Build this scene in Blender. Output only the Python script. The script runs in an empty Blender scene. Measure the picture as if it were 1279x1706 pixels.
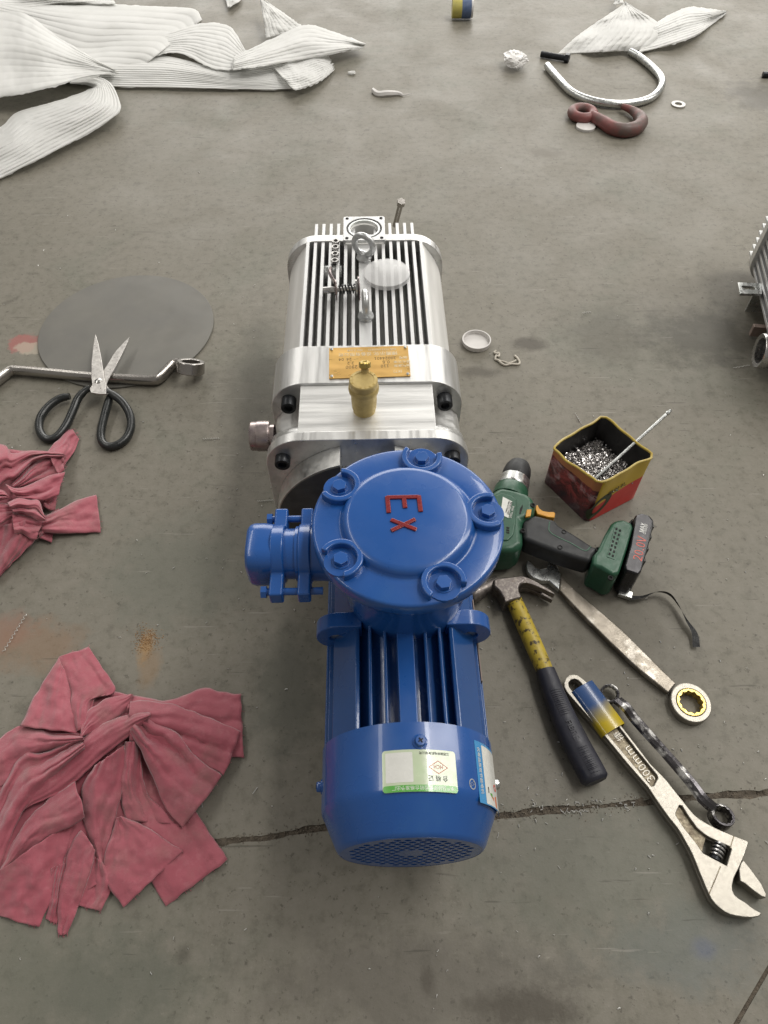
import bpy, bmesh, math, random
from mathutils import Vector, Matrix, noise

random.seed(7)
PI = math.pi
R = math.radians
S = bpy.context.scene
COL = S.collection

# ------------------------------------------------------------------ camera, world, lamps
H = 0.88                     # camera height above the floor (m)
F = 1185.0                   # focal length in photo pixels (1279 x 1706)
PITCH = R(53.7)              # depression below the horizon
cam = bpy.data.cameras.new('camera')
cam.sensor_fit = 'VERTICAL'; cam.sensor_height = 36; cam.sensor_width = 27
cam.lens = 36 * F / 1706; cam.clip_start = 0.02; cam.clip_end = 200
co = bpy.data.objects.new('camera', cam); COL.objects.link(co)
co.location = (0, 0, H); co.rotation_euler = (PI/2 - PITCH, 0, 0)
S.camera = co

w = bpy.data.worlds.new('World'); S.world = w; w.use_nodes = True
bg = w.node_tree.nodes['Background']
bg.inputs[0].default_value = (1.0, 0.955, 0.885, 1); bg.inputs[1].default_value = 0.24

def area(name, loc, size, power, target, col=(1, 1, 1)):
    l = bpy.data.lights.new(name, 'AREA'); l.shape = 'RECTANGLE'
    l.size, l.size_y = size; l.energy = power; l.color = col
    o = bpy.data.objects.new(name, l); COL.objects.link(o); o.location = loc
    d = Vector(target) - Vector(loc)
    o.rotation_euler = d.to_track_quat('-Z', 'Y').to_euler()
    return o
# the workshop's roof lights: long strips that run with the hall, and its wide open door at the far end
area('roof_light', (2.3, 2.6, 5.0), (0.55, 7.0), 150, (2.3, 2.6, 0), (1.0, 0.97, 0.92))
area('roof_light', (5.6, 2.6, 4.6), (1.3, 7.0), 235, (4.0, 2.2, 0), (1.0, 0.97, 0.92))
area('roof_light', (-3.6, 2.6, 5.0), (0.7, 7.0), 110, (-3.6, 2.6, 0), (1.0, 0.97, 0.92))
area('hall_door', (0.6, 8.0, 2.3), (8.0, 4.0), 420, (0.0, 0.5, 0.2), (1.0, 0.975, 0.93))
vs = S.view_settings
vs.view_transform = 'Standard'; vs.look = 'None'; vs.gamma = 1.0; vs.exposure = 0.1

# ------------------------------------------------------------------ helpers
SP, CP = math.sin(PITCH), math.cos(PITCH)
def P(px, py, z=0.0):
    """the point at height z that the photo shows at (px, py)"""
    x = (px - 639.5)/F; d = (py - 853.0)/F
    t = (H - z)/(SP + d*CP)
    return Vector((x*t, (CP - d*SP)*t, z))
def PX(pts, z=0.0): return [P(a, b, z) for a, b in pts]
def zm(ox, oy, s): return lambda x, y: (ox + x/s, oy + y/s)
def V(*a): return Vector(a)

ORI = {}
def origin(o):
    return ORI.get(o, Vector((0, 0, 0)))
def obj(name, bm, mat, parent=None, world=True, base=None, sharp=38, bevel=0, seg=2, flat=False):
    """link bm as one mesh object; world: its vertices are in world space and are moved to the parent's frame"""
    bmesh.ops.recalc_face_normals(bm, faces=bm.faces[:])
    off = Vector((0, 0, 0))
    if world:
        if parent is not None: off = origin(parent)
        elif base is not None: off = Vector(base)
        else:
            lo = Vector((min(v.co.x for v in bm.verts), min(v.co.y for v in bm.verts), min(v.co.z for v in bm.verts)))
            hi = Vector((max(v.co.x for v in bm.verts), max(v.co.y for v in bm.verts), 0))
            off = Vector(((lo.x + hi.x)/2, (lo.y + hi.y)/2, lo.z))
        bmesh.ops.translate(bm, vec=-off, verts=bm.verts[:])
    me = bpy.data.meshes.new(name); bm.to_mesh(me); bm.free()
    if not flat:
        for p in me.polygons: p.use_smooth = True
        me.set_sharp_from_angle(angle=R(sharp))
    for m in (mat if isinstance(mat, (list, tuple)) else [mat]): me.materials.append(m)
    o = bpy.data.objects.new(name, me); COL.objects.link(o)
    if parent is not None: o.parent = parent; ORI[o] = origin(parent)
    elif world: o.location = off; ORI[o] = off
    if bevel:
        b = o.modifiers.new('bevel', 'BEVEL'); b.width = bevel; b.segments = seg
        b.limit_method = 'ANGLE'; b.angle_limit = R(35); b.harden_normals = True
    return o
def tag(o, label=None, cat=None, group=None, kind=None):
    if label: o['label'] = label
    if cat: o['category'] = cat
    if group: o['group'] = group
    if kind: o['kind'] = kind
    return o
def thing(name, loc, label, cat, group=None, rz=0):
    o = bpy.data.objects.new(name, None); COL.objects.link(o)
    o.location = loc; o.rotation_euler = (0, 0, rz); o.empty_display_size = 0.05
    ORI[o] = Vector(loc)
    return tag(o, label, cat, group)
def copy_part(o, parent=None, loc=None, rot=None):
    c = o.copy(); COL.objects.link(c); c.parent = parent or o.parent
    ORI[c] = origin(c.parent) if c.parent else Vector((0, 0, 0))
    if loc is not None: c.location = loc
    if rot is not None: c.rotation_euler = rot
    return c

def ident(u, v, w): return Vector((u, v, w))
def alongY(u, v, w): return Vector((u, w, v))           # profile in x-z, pushed along y
def alongX(u, v, w): return Vector((w, u, v))           # profile in y-z, pushed along x
def prism(bm, outer, w0, w1, holes=(), f=ident, top_scale=None):
    """polygon (with holes) pushed from w0 to w1"""
    loops = [list(outer)] + [list(h) for h in holes]
    if not holes:
        L = loops[0]
        a = [bm.verts.new(f(p[0], p[1], w0)) for p in L]; b = [bm.verts.new(f(p[0], p[1], w1)) for p in L]
        bm.faces.new(a); bm.faces.new(list(reversed(b)))
        n = len(L)
        for i in range(n): bm.faces.new((a[i], a[(i+1) % n], b[(i+1) % n], b[i]))
        return
    for wv in (w0, w1):
        edges = []
        vv = []
        for L in loops:
            vs_ = [bm.verts.new(f(p[0], p[1], wv)) for p in L]; vv.append(vs_)
            for i in range(len(vs_)): edges.append(bm.edges.new((vs_[i], vs_[(i+1) % len(vs_)])))
        bmesh.ops.triangle_fill(bm, use_beauty=True, use_dissolve=False, edges=edges)
        if wv == w0: first = vv
    for A, B in zip(first, vv):
        n = len(A)
        for i in range(n): bm.faces.new((A[i], A[(i+1) % n], B[(i+1) % n], B[i]))
def box(bm, c, s, M=None):
    r = bmesh.ops.create_cube(bm, size=1)
    for v in r['verts']:
        v.co = Vector((v.co.x*s[0] + c[0], v.co.y*s[1] + c[1], v.co.z*s[2] + c[2]))
        if M is not None: v.co = M @ v.co
def circ(cx, cy, r, n=32, a0=0.0, sx=1.0):
    return [(cx + r*sx*math.cos(a0 + 2*PI*i/n), cy + r*math.sin(a0 + 2*PI*i/n)) for i in range(n)]
def rrect(cx, cy, wx, wy, r, n=8):
    out = []
    for (sx, sy, a) in ((1, 1, 0), (-1, 1, PI/2), (-1, -1, PI), (1, -1, 1.5*PI)):
        for i in range(n+1):
            t = a + PI/2*i/n
            out.append((cx + sx*(wx/2 - r) + r*math.cos(t), cy + sy*(wy/2 - r) + r*math.sin(t)))
    return out
def frame(p, d, up=Vector((0, 0, 1))):
    """matrix with local z along d at p"""
    z = Vector(d).normalized()
    x = up.cross(z)
    if x.length < 1e-5: x = Vector((1, 0, 0))
    x.normalize(); y = z.cross(x)
    M = Matrix((x, y, z)).transposed().to_4x4(); M.translation = Vector(p)
    return M
def lathe(bm, prof, M=Matrix.Identity(4), n=32, cap=True, fr=None):
    """profile of (radius, height) turned about local z"""
    rings = []
    for r, h in prof:
        ring = []
        for i in range(n):
            a = 2*PI*i/n
            rr = r if fr is None else r*fr(a, h)
            ring.append(bm.verts.new(M @ Vector((rr*math.cos(a), rr*math.sin(a), h))))
        rings.append(ring)
    for a, b in zip(rings, rings[1:]):
        for i in range(n): bm.faces.new((a[i], a[(i+1) % n], b[(i+1) % n], b[i]))
    if cap:
        bm.faces.new(rings[0]); bm.faces.new(list(reversed(rings[-1])))
def catmull(pts, n, closed=False):
    pts = [Vector(p) for p in pts]
    if len(pts) == 2: return [pts[0].lerp(pts[1], i/(n-1)) for i in range(n)]
    m = len(pts); out = []
    segs = m if closed else m - 1
    # spread by chord length
    Ls = [(pts[(i+1) % m] - pts[i]).length + 1e-9 for i in range(segs)]
    T = sum(Ls)
    for k in range(n):
        s = T*k/(n if closed else n-1); i = 0
        while i < segs-1 and s > Ls[i]: s -= Ls[i]; i += 1
        t = min(1, s/Ls[i])
        p0 = pts[(i-1) % m] if (closed or i > 0) else pts[0]*2 - pts[1]
        p1 = pts[i]; p2 = pts[(i+1) % m]
        p3 = pts[(i+2) % m] if (closed or i < m-2) else pts[-1]*2 - pts[-2]
        out.append(0.5*((2*p1) + (p2-p0)*t + (2*p0-5*p1+4*p2-p3)*t*t + (3*p1-p0-3*p2+p3)*t*t*t))
    return out
def tube(bm, pts, r, n=10, closed=False, steps=None, up=Vector((0, 0, 1)), sy=1.0, cap=True):
    """swept round or oval bar; r is a number, a list or a function of t; sy squashes it along 'up'"""
    c = catmull(pts, steps or len(pts)*6, closed) if steps != 0 else [Vector(p) for p in pts]
    m = len(c); rings = []
    for i, p in enumerate(c):
        d = (c[(i+1) % m] - c[i-1]) if (closed or 0 < i < m-1) else (c[1]-c[0] if i == 0 else c[-1]-c[-2])
        d.normalize()
        x = d.cross(up)
        if x.length < 1e-4: x = d.cross(Vector((0, 1, 0)))
        x.normalize(); y = x.cross(d)
        t = i/max(1, m-1)
        rr = r(t) if callable(r) else (r[min(len(r)-1, int(t*(len(r)-1)+.5))] if isinstance(r, (list, tuple)) else r)
        rings.append([bm.verts.new(p + x*rr*math.cos(2*PI*k/n) + y*rr*sy*math.sin(2*PI*k/n)) for k in range(n)])
    for i in range(m if closed else m-1):
        a, b = rings[i], rings[(i+1) % m]
        for k in range(n): bm.faces.new((a[k], a[(k+1) % n], b[(k+1) % n], b[k]))
    if cap and not closed:
        bm.faces.new(rings[0]); bm.faces.new(list(reversed(rings[-1])))
def cyl(bm, p, d, r, l, n=20, r2=None):
    lathe(bm, [(r, 0), (r if r2 is None else r2, l)], frame(p, d), n)
def torus(bm, M, R1, r2, n=32, m=10, a0=0, a1=2*PI):
    pts = [M @ Vector((R1*math.cos(a0+(a1-a0)*i/n), R1*math.sin(a0+(a1-a0)*i/n), 0)) for i in range(n + (0 if a1-a0 >= 2*PI-1e-6 else 1))]
    up = (M.to_3x3() @ Vector((0, 0, 1))).normalized()
    tube(bm, pts, r2, m, closed=(a1-a0 >= 2*PI-1e-6), steps=0, up=up)
def grid(bm, rows):
    vs_ = [[bm.verts.new(p) for p in r] for r in rows]
    for a, b in zip(vs_, vs_[1:]):
        for i in range(len(a)-1): bm.faces.new((a[i], a[i+1], b[i+1], b[i]))
    return vs_

# ------------------------------------------------------------------ materials
def sr(r, g, b):
    f = lambda c: (c/255/12.92) if c/255 <= .04045 else ((c/255+.055)/1.055)**2.4
    return (f(r), f(g), f(b), 1)
class NT:
    def __init__(s, name):
        s.m = bpy.data.materials.new(name); s.m.use_nodes = True
        s.t = s.m.node_tree; s.b = s.t.nodes['Principled BSDF']
        s.tc = s.t.nodes.new('ShaderNodeTexCoord')
    def n(s, typ, **kw):
        q = s.t.nodes.new(typ)
        for k, v in kw.items(): setattr(q, k, v)
        return q
    def l(s, a, b): s.t.links.new(a, b)
    def coords(s, stretch=(1, 1, 1), rot=(0, 0, 0)):
        mp = s.n('ShaderNodeMapping'); mp.inputs['Scale'].default_value = stretch; mp.inputs['Rotation'].default_value = rot
        s.l(s.tc.outputs['Object'], mp.inputs[0]); return mp.outputs[0]
    def noise(s, scale, vec=None, detail=4, rough=.55, dist=0):
        q = s.n('ShaderNodeTexNoise'); q.inputs['Scale'].default_value = scale; q.inputs['Detail'].default_value = detail
        q.inputs['Roughness'].default_value = rough; q.inputs['Distortion'].default_value = dist
        s.l(vec if vec is not None else s.tc.outputs['Object'], q.inputs['Vector']); return q.outputs['Fac']
    def ramp(s, fac, lo, hi, a=0.0, b=1.0):
        q = s.n('ShaderNodeMapRange'); q.inputs[1].default_value = lo; q.inputs[2].default_value = hi
        q.inputs[3].default_value = a; q.inputs[4].default_value = b
        s.l(fac, q.inputs[0]); return q.outputs[0]
    def mix(s, fac, a, b, blend='MIX'):
        q = s.n('ShaderNodeMix', data_type='RGBA', blend_type=blend)
        for sock, v in ((q.inputs[0], fac), (q.inputs[6], a), (q.inputs[7], b)):
            if isinstance(v, (int, float)): sock.default_value = v
            elif isinstance(v, tuple): sock.default_value = v
            else: s.l(v, sock)
        return q.outputs[2]
    def math(s, op, a, b=0.0):
        q = s.n('ShaderNodeMath', operation=op)
        for sock, v in ((q.inputs[0], a), (q.inputs[1], b)):
            if isinstance(v, (int, float)): sock.default_value = v
            else: s.l(v, sock)
        return q.outputs[0]
    def bump(s, h, strength, dist=.001):
        q = s.n('ShaderNodeBump'); q.inputs['Strength'].default_value = strength; q.inputs['Distance'].default_value = dist
        s.l(h, q.inputs['Height']); s.l(q.outputs[0], s.b.inputs['Normal'])
    def set(s, **kw):
        for k, v in kw.items():
            i = s.b.inputs[k]
            if isinstance(v, (int, float, tuple)): i.default_value = v
            else: s.l(v, i)
        return s
def pmat(name, c1, c2=None, scale=40, lo=.35, hi=.65, rough=.5, rvar=.1, metal=0.0, bump=0.0, bscale=None, stretch=(1, 1, 1),
         detail=5, bdist=.0006, coat=0.0, spec=.5, c3=None, s3=12, lo3=.55, hi3=.7, sheen=0.0, alpha=1.0, trans=0.0, rot=(0, 0, 0)):
    t = NT(name); vec = t.coords(stretch, rot)
    n1 = t.noise(scale, vec, detail)
    col = t.mix(t.ramp(n1, lo, hi), c1, c2 or tuple(x*.8 for x in c1[:3]) + (1,))
    if c3: col = t.mix(t.ramp(t.noise(s3, None, 6, .65), lo3, hi3), col, c3)
    t.set(**{'Base Color': col, 'Metallic': metal, 'Specular IOR Level': spec, 'Coat Weight': coat, 'Alpha': alpha, 'Transmission Weight': trans})
    t.set(Roughness=t.ramp(t.noise(scale*1.7, vec, 4), .3, .7, max(.02, rough-rvar), min(1, rough+rvar)))
    if sheen: t.set(**{'Sheen Weight': sheen, 'Sheen Roughness': .5})
    if bump: t.bump(t.noise(bscale or scale*4, vec, 4), bump, bdist)
    return t.m

M = {}
M['alu'] = pmat('machined_aluminium', (.74, .74, .73, 1), (.60, .60, .59, 1), 60, rough=.38, rvar=.14, metal=.85, bump=.3, bscale=260, stretch=(1, .06, 1), bdist=.0003)
M['alu_x'] = pmat('machined_aluminium_plate', (.80, .80, .785, 1), (.58, .58, .57, 1), 70, lo=.3, hi=.7, rough=.42, rvar=.12, metal=.85, bump=.3, bscale=240, stretch=(.05, 1, 1), bdist=.0003)
M['alu_fin'] = pmat('aluminium_fin', (.66, .665, .66, 1), (.56, .56, .56, 1), 50, rough=.42, rvar=.08, metal=.65, stretch=(1, .1, 1))
M['alu_cast'] = pmat('turned_aluminium', (.62, .62, .60, 1), (.52, .52, .50, 1), 80, rough=.42, rvar=.12, metal=.9, bump=.25, bscale=500, bdist=.0003)
M['alu_core'] = pmat('aluminium_body', (.80, .79, .765, 1), (.68, .675, .65, 1), 50, rough=.5, metal=.25, stretch=(1, .1, 1))
M['shaded_face'] = pmat('shaded_aluminium', (.10, .098, .09, 1), (.07, .068, .062, 1), 60, rough=.6, metal=.3)  # aluminium darkened in colour for the shade on the adapter's front
M['blue'] = pmat('blue_machine_enamel', (.011, .078, .30, 1), (.014, .087, .32, 1), 9, rough=.29, rvar=.10, c3=(.022, .10, .31, 1), s3=16, lo3=.55, hi3=.8, bump=.10, bscale=120, coat=.35, bdist=.0006)
M['blue_fin'] = pmat('blue_machine_enamel_ribs', (.012, .064, .22, 1), (.015, .074, .245, 1), 14, rough=.25, rvar=.06, bump=.2, bscale=140, coat=.4, bdist=.0008)
M['red_paint'] = pmat('red_enamel', (.22, .012, .012, 1), (.17, .009, .015, 1), 300, rough=.3, coat=.3)
M['black_bolt'] = pmat('blackened_steel', (.018, .02, .024, 1), (.03, .032, .035, 1), 120, rough=.4, metal=.5)
M['hole'] = pmat('cavity_shade', (.006, .006, .006, 1), (.01, .01, .01, 1), 40, rough=.8)  # near-black colour stands for the shade inside holes and slots
M['chrome'] = pmat('smooth_chromed_steel', (.42, .40, .375, 1), (.36, .34, .32, 1), 12, rough=.24, metal=.95, rvar=.04)
M['steel'] = pmat('bright_steel', (.62, .61, .59, 1), (.42, .41, .40, 1), 90, rough=.26, metal=.95, rvar=.1)
M['zinc'] = pmat('zinc_plated_steel', (.70, .71, .70, 1), (.52, .54, .53, 1), 60, rough=.3, metal=.95, rvar=.1)
M['galv'] = pmat('galvanised_casting', (.66, .67, .67, 1), (.5, .51, .51, 1), 160, rough=.35, metal=.9, rvar=.1, bump=.5, bscale=260)
M['purple_steel'] = pmat('browned_steel', (.42, .36, .34, 1), (.28, .23, .24, 1), 60, rough=.3, metal=.9)
M['brass'] = pmat('matt_brass', (.52, .40, .16, 1), (.44, .33, .13, 1), 120, rough=.55, metal=.45, bump=.15, bscale=500)
M['brass_lt'] = pmat('bright_brass', (.62, .47, .15, 1), (.5, .36, .1, 1), 150, rough=.32, metal=.8)
M['goldplate'] = pmat('gold_nameplate', (.80, .50, .16, 1), (.66, .40, .13, 1), 30, rough=.3, metal=.7, stretch=(.3, 1, 1))
M['engrave'] = pmat('dark_engraving', (.14, .08, .02, 1), (.18, .1, .03, 1), 200, rough=.5)
M['paleprint'] = pmat('pale_plate_print', (.80, .70, .48, 1), (.72, .6, .4, 1), 200, rough=.5)
M['stk_green'] = pmat('pale_green_sticker', (.50, .60, .40, 1), (.56, .62, .46, 1), 60, rough=.22, coat=.5)
M['stk_band'] = pmat('green_print', (.10, .38, .06, 1), (.12, .42, .08, 1), 100, rough=.25, coat=.5)
M['stk_white'] = pmat('white_print', (.72, .72, .68, 1), (.68, .68, .64, 1), 80, rough=.25, coat=.4)
M['stk_blue'] = pmat('sky_blue_print', (.04, .24, .52, 1), (.05, .27, .55, 1), 80, rough=.25, coat=.4)
M['ink'] = pmat('black_ink', (.015, .017, .015, 1), (.025, .025, .02, 1), 80, rough=.4)
M['ink_red'] = pmat('red_ink', (.55, .10, .06, 1), (.5, .08, .06, 1), 80, rough=.4)
M['ink_orange'] = pmat('orange_ink', (.62, .18, .05, 1), (.55, .14, .05, 1), 80, rough=.4)
M['silver_print'] = pmat('silver_print', (.55, .58, .6, 1), (.5, .52, .55, 1), 90, rough=.3, metal=.5)
M['drill_green'] = pmat('dark_green_plastic', (.018, .075, .040, 1), (.022, .09, .05, 1), 90, rough=.38, bump=.2, bscale=900, bdist=.0002)
M['rubber'] = pmat('black_rubber', (.017, .018, .020, 1), (.024, .025, .026, 1), 60, rough=.55, bump=.3, bscale=900, bdist=.0002)
M['black_plastic'] = pmat('black_plastic', (.013, .013, .015, 1), (.02, .02, .022, 1), 60, rough=.3)
M['grey_label'] = pmat('grey_label', (.055, .052, .06, 1), (.065, .062, .068, 1), 60, rough=.35)
M['orange'] = pmat('orange_plastic', (.62, .30, .03, 1), (.55, .26, .03, 1), 90, rough=.35)
M['hammer_yellow'] = pmat('scuffed_yellow_fibreglass', (.44, .33, .035, 1), (.34, .25, .03, 1), 60, rough=.45, c3=(.05, .035, .015, 1), s3=120, lo3=.53, hi3=.61, bump=.3, bscale=200)
M['hammer_iron'] = pmat('pitted_dark_iron', (.17, .15, .14, 1), (.32, .29, .26, 1), 200, rough=.42, metal=.8, lo=.45, hi=.75, bump=.5, bscale=350, c3=(.10, .07, .05, 1), s3=60)
M['grip'] = pmat('black_blue_rubber', (.012, .013, .022, 1), (.02, .02, .03, 1), 60, rough=.5, bump=.2, bscale=600)
M['satin'] = pmat('satin_chrome', (.345, .325, .285, 1), (.315, .295, .26, 1), 140, rough=.42, metal=.9, rvar=.03, bump=.25, bscale=900, bdist=.0002)
M['satin_dark'] = pmat('sandblasted_recess', (.27, .235, .17, 1), (.13, .105, .075, 1), 160, rough=.5, metal=.8, bump=.4, bscale=700)
M['worn'] = pmat('worn_brown_chrome', (.215, .192, .16, 1), (.40, .37, .325, 1), 42, lo=.53, hi=.60, rough=.38, metal=.8, rvar=.08, c3=(.14, .12, .095, 1), s3=60, lo3=.5, hi3=.75, bump=.2, bscale=200)
M['darkchrome'] = pmat('old_dark_chrome', (.10, .095, .10, 1), (.60, .59, .57, 1), 55, lo=.50, hi=.60, rough=.25, metal=.95, bump=.4, bscale=160)
M['scissor'] = pmat('rust_flecked_steel', (.62, .60, .57, 1), (.46, .44, .42, 1), 120, rough=.38, metal=.85, c3=(.10, .075, .06, 1), s3=190, lo3=.60, hi3=.66)
M['dip'] = pmat('black_dipped_vinyl', (.012, .014, .014, 1), (.02, .022, .022, 1), 60, rough=.32)
M['plate'] = pmat('grey_rubber_sheet', (.118, .114, .102, 1), (.146, .140, .122, 1), 9, rough=.52, c3=(.15, .142, .125, 1), s3=20, lo3=.55, hi3=.8, rvar=.12)
M['plate_edge'] = M['plate']
M['clear'] = pmat('frosted_clear_plastic', (.82, .82, .82, 1), (.78, .78, .78, 1), 40, rough=.3, alpha=.42)
M['milk'] = pmat('milky_plastic', (.66, .64, .62, 1), (.6, .58, .56, 1), 40, rough=.4)
M['hook'] = pmat('dusty_red_paint', (.22, .065, .06, 1), (.15, .055, .05, 1), 40, rough=.55, bump=.3, bscale=120, c3=(.11, .075, .065, 1), s3=14, lo3=.45, hi3=.6)
M['twine'] = pmat('frayed_white_twine', (.62, .58, .50, 1), (.5, .46, .4, 1), 300, rough=.8)
M['chip'] = pmat('bright_metal_chip', (.85, .84, .8, 1), (.7, .7, .68, 1), 200, rough=.3, metal=.6)
M['screw'] = pmat('steel_screw', (.62, .6, .58, 1), (.38, .36, .36, 1), 400, rough=.28, metal=.95)
M['brownbar'] = pmat('brown_steel_bar', (.26, .2, .17, 1), (.2, .15, .13, 1), 60, rough=.5, metal=.4)
M['yellow_lbl'] = pmat('yellow_label', (.48, .42, .10, 1), (.4, .36, .1, 1), 50, rough=.4)
M['navy_lbl'] = pmat('navy_label', (.06, .10, .2, 1), (.1, .14, .24, 1), 80, rough=.4)

def mat_rag():
    t = NT('pink_red_cotton')
    n1 = t.noise(9, None, 5, .6); n2 = t.noise(28, None, 6, .65)
    c = t.mix(t.ramp(n1, .3, .7), (.325, .078, .104, 1), (.40, .122, .150, 1))
    c = t.mix(t.ramp(n2, .52, .72), c, (.34, .130, .140, 1))
    c = t.mix(t.ramp(t.noise(13, None, 6, .7), .56, .78, 0, .65), c, (.17, .085, .085, 1))
    c = t.mix(t.ramp(t.noise(75, None, 6, .75), .52, .74, 0, .55), c, (.46, .19, .215, 1))
    c = t.mix(t.ramp(t.noise(42, None, 6, .7), .58, .72, 0, .5), c, (.20, .06, .07, 1))
    t.set(**{'Base Color': c, 'Roughness': .9, 'Specular IOR Level': .15, 'Sheen Weight': .4, 'Sheen Roughness': .5})
    h = t.math('ADD', t.noise(160, None, 5, .7), t.math('MULTIPLY', t.noise(1000, None, 2), .6))
    t.bump(h, .6, .0012)
    return t.m
M['rag'] = mat_rag()
def mat_foam():
    t = NT('white_foam_sheet')
    c = t.mix(t.ramp(t.noise(5, None, 5), .35, .7), (.90, .90, .885, 1), (.83, .83, .81, 1))
    c = t.mix(t.ramp(t.noise(11, None, 6, .7), .62, .8, 0, .35), c, (.62, .61, .57, 1))
    t.set(**{'Base Color': c, 'Roughness': .6, 'Specular IOR Level': .3})
    t.bump(t.noise(420, None, 3), .3, .001)
    # thin foam lets some light through
    tr = t.n('ShaderNodeBsdfTranslucent'); t.l(c, tr.inputs[0])
    mx = t.n('ShaderNodeMixShader'); mx.inputs[0].default_value = .42
    out = t.t.nodes['Material Output']
    t.l(t.b.outputs[0], mx.inputs[1]); t.l(tr.outputs[0], mx.inputs[2]); t.l(mx.outputs[0], out.inputs[0])
    return t.m
M['foam'] = mat_foam()

def mat_floor():
    t = NT('oil_stained_shaded_concrete')
    pos = t.n('ShaderNodeNewGeometry').outputs['Position']
    big = t.noise(1.6, pos, 5, .6, .4); mid = t.noise(7, pos, 7, .65, .6); fine = t.noise(55, pos, 6, .7); grit = t.noise(330, pos, 3, .6)
    c = t.mix(t.ramp(big, .36, .66), (.172, .160, .129, 1), (.187, .173, .140, 1))
    c = t.mix(t.ramp(mid, .42, .76, 0, .6), c, (.138, .130, .102, 1))
    c = t.mix(t.ramp(t.noise(3.1, t.math_vec(pos) if False else pos, 6, .6, 1.0), .52, .72, 0, .55), c, (.135, .143, .110, 1))
    c = t.mix(t.ramp(fine, .42, .75, 0, .55), c, (.235, .215, .185, 1))
    c = t.mix(t.ramp(fine, .46, .30, 0, .5), c, (.085, .078, .064, 1))
    c = t.mix(t.ramp(grit, .60, .75, 0, .35), c, (.28, .26, .23, 1))
    c = t.mix(t.ramp(t.noise(120, pos, 4, .7), .60, .66, 0, .7), c, (.075, .068, .054, 1))
    c = t.mix(t.ramp(t.noise(95, pos, 5, .75, .3), .66, .72, 0, .5), c, (.30, .28, .24, 1))
    # faint trowel sweeps
    mp = t.n('ShaderNodeMapping'); mp.inputs['Scale'].default_value = (1.1, 9, 1); mp.inputs['Rotation'].default_value = (0, 0, .15)
    t.l(pos, mp.inputs[0])
    c = t.mix(t.ramp(t.noise(4.0, mp.outputs[0], 5, .65, .5), .5, .8, 0, .22), c, (.215, .198, .165, 1))
    # dark oil drops
    vo = t.n('ShaderNodeTexNoise'); vo.inputs['Scale'].default_value = 17; vo.inputs['Detail'].default_value = 5; vo.inputs['Roughness'].default_value = .6
    t.l(pos, vo.inputs['Vector'])
    c = t.mix(t.ramp(vo.outputs['Fac'], .66, .76, 0, .6), c, (.065, .058, .047, 1))
    def blot(px, py, rx, ry, col, k, ang=0, soft=.6, nz=.9):
        nonlocal c
        q = P(px, py)
        m = t.n('ShaderNodeMapping', vector_type='TEXTURE')
        m.inputs['Location'].default_value = q; m.inputs['Rotation'].default_value = (0, 0, ang)
        m.inputs['Scale'].default_value = (rx, ry, 1)
        t.l(pos, m.inputs[0])
        ln = t.n('ShaderNodeVectorMath', operation='LENGTH'); t.l(m.outputs[0], ln.inputs[0])
        d = t.math('ADD', ln.outputs['Value'], t.math('MULTIPLY', t.math('SUBTRACT', mid2, .5), nz*2))
        c = t.mix(t.ramp(d, 1.0, 1.0 - soft, 0, k), c, col)
    mid2 = t.noise(24, pos, 6, .7)
    blot(60, 1075, .075, .05, (.23, .145, .09, 1), .55)            # rust-orange dust
    blot(15, 1050, .045, .035, (.25, .135, .095, 1), .5)
    blot(243, 1075, .014, .028, (.34, .20, .08, 1), .7)
    blot(250, 1110, .016, .04, (.26, .16, .08, 1), .4)
    blot(40, 572, .03, .03, (.32, .11, .10, 1), .75, soft=.2, nz=1.0)           # scrap of red and pale paint
    blot(50, 580, .03, .02, (.40, .35, .28, 1), .65, soft=.2, nz=1.0)
    blot(1150, 1580, .12, .05, (.115, .135, .13, 1), .5)             # bluish stain
    blot(1172, 1580, .018, .014, (.08, .10, .18, 1), .4)
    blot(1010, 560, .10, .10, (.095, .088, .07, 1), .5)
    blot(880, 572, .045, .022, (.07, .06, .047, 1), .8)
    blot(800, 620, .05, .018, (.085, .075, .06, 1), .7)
    blot(1180, 560, .16, .10, (.075, .07, .056, 1), .75)  # shade beside the second pump, painted into the floor colour
    blot(1270, 160, .12, .12, (.085, .078, .064, 1), .7)  # shadow on the far right floor, painted as a dark patch
    blot(420, 640, .06, .26, (.10, .094, .076, 1), .6)  # pump's shadow along its left side, painted as a dark strip
    blot(480, 1150, .06, .12, (.088, .09, .072, 1), .6)  # motor's shadow to its left, painted into the floor colour
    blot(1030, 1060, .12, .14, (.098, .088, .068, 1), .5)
    blot(30, 1640, .2, .08, (.12, .125, .098, 1), .5); blot(1000, 1450, .2, .1, (.125, .132, .104, 1), .5); blot(300, 950, .15, .12, (.135, .142, .115, 1), .5)
    blot(700, 1640, .22, .06, (.098, .088, .074, 1), .55)
    blot(910, 255, .05, .03, (.13, .115, .09, 1), .7)
    blot(880, 1680, .07, .025, (.055, .046, .034, 1), .7)
    blot(712, 1640, .01, .018, (.07, .06, .047, 1), .6)
    blot(305, 1590, .012, .012, (.085, .078, .062, 1), .6)
    blot(200, 1650, .10, .06, (.105, .110, .088, 1), .5)
    # sparse short dark and pale scratches
    for (rot, sc, lo, colr, k) in ((.5, (3, 42, 1), .69, (.06, .055, .045, 1), .5), (-.35, (3, 50, 1), .70, (.30, .28, .25, 1), .5), (1.3, (2.5, 40, 1), .71, (.30, .28, .25, 1), .4)):
        mp = t.n('ShaderNodeMapping'); mp.inputs['Scale'].default_value = sc; mp.inputs['Rotation'].default_value = (0, 0, rot)
        t.l(pos, mp.inputs[0])
        c = t.mix(t.ramp(t.noise(3.2, mp.outputs[0], 3, .5), lo, lo+.03, 0, k), c, colr)
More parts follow.
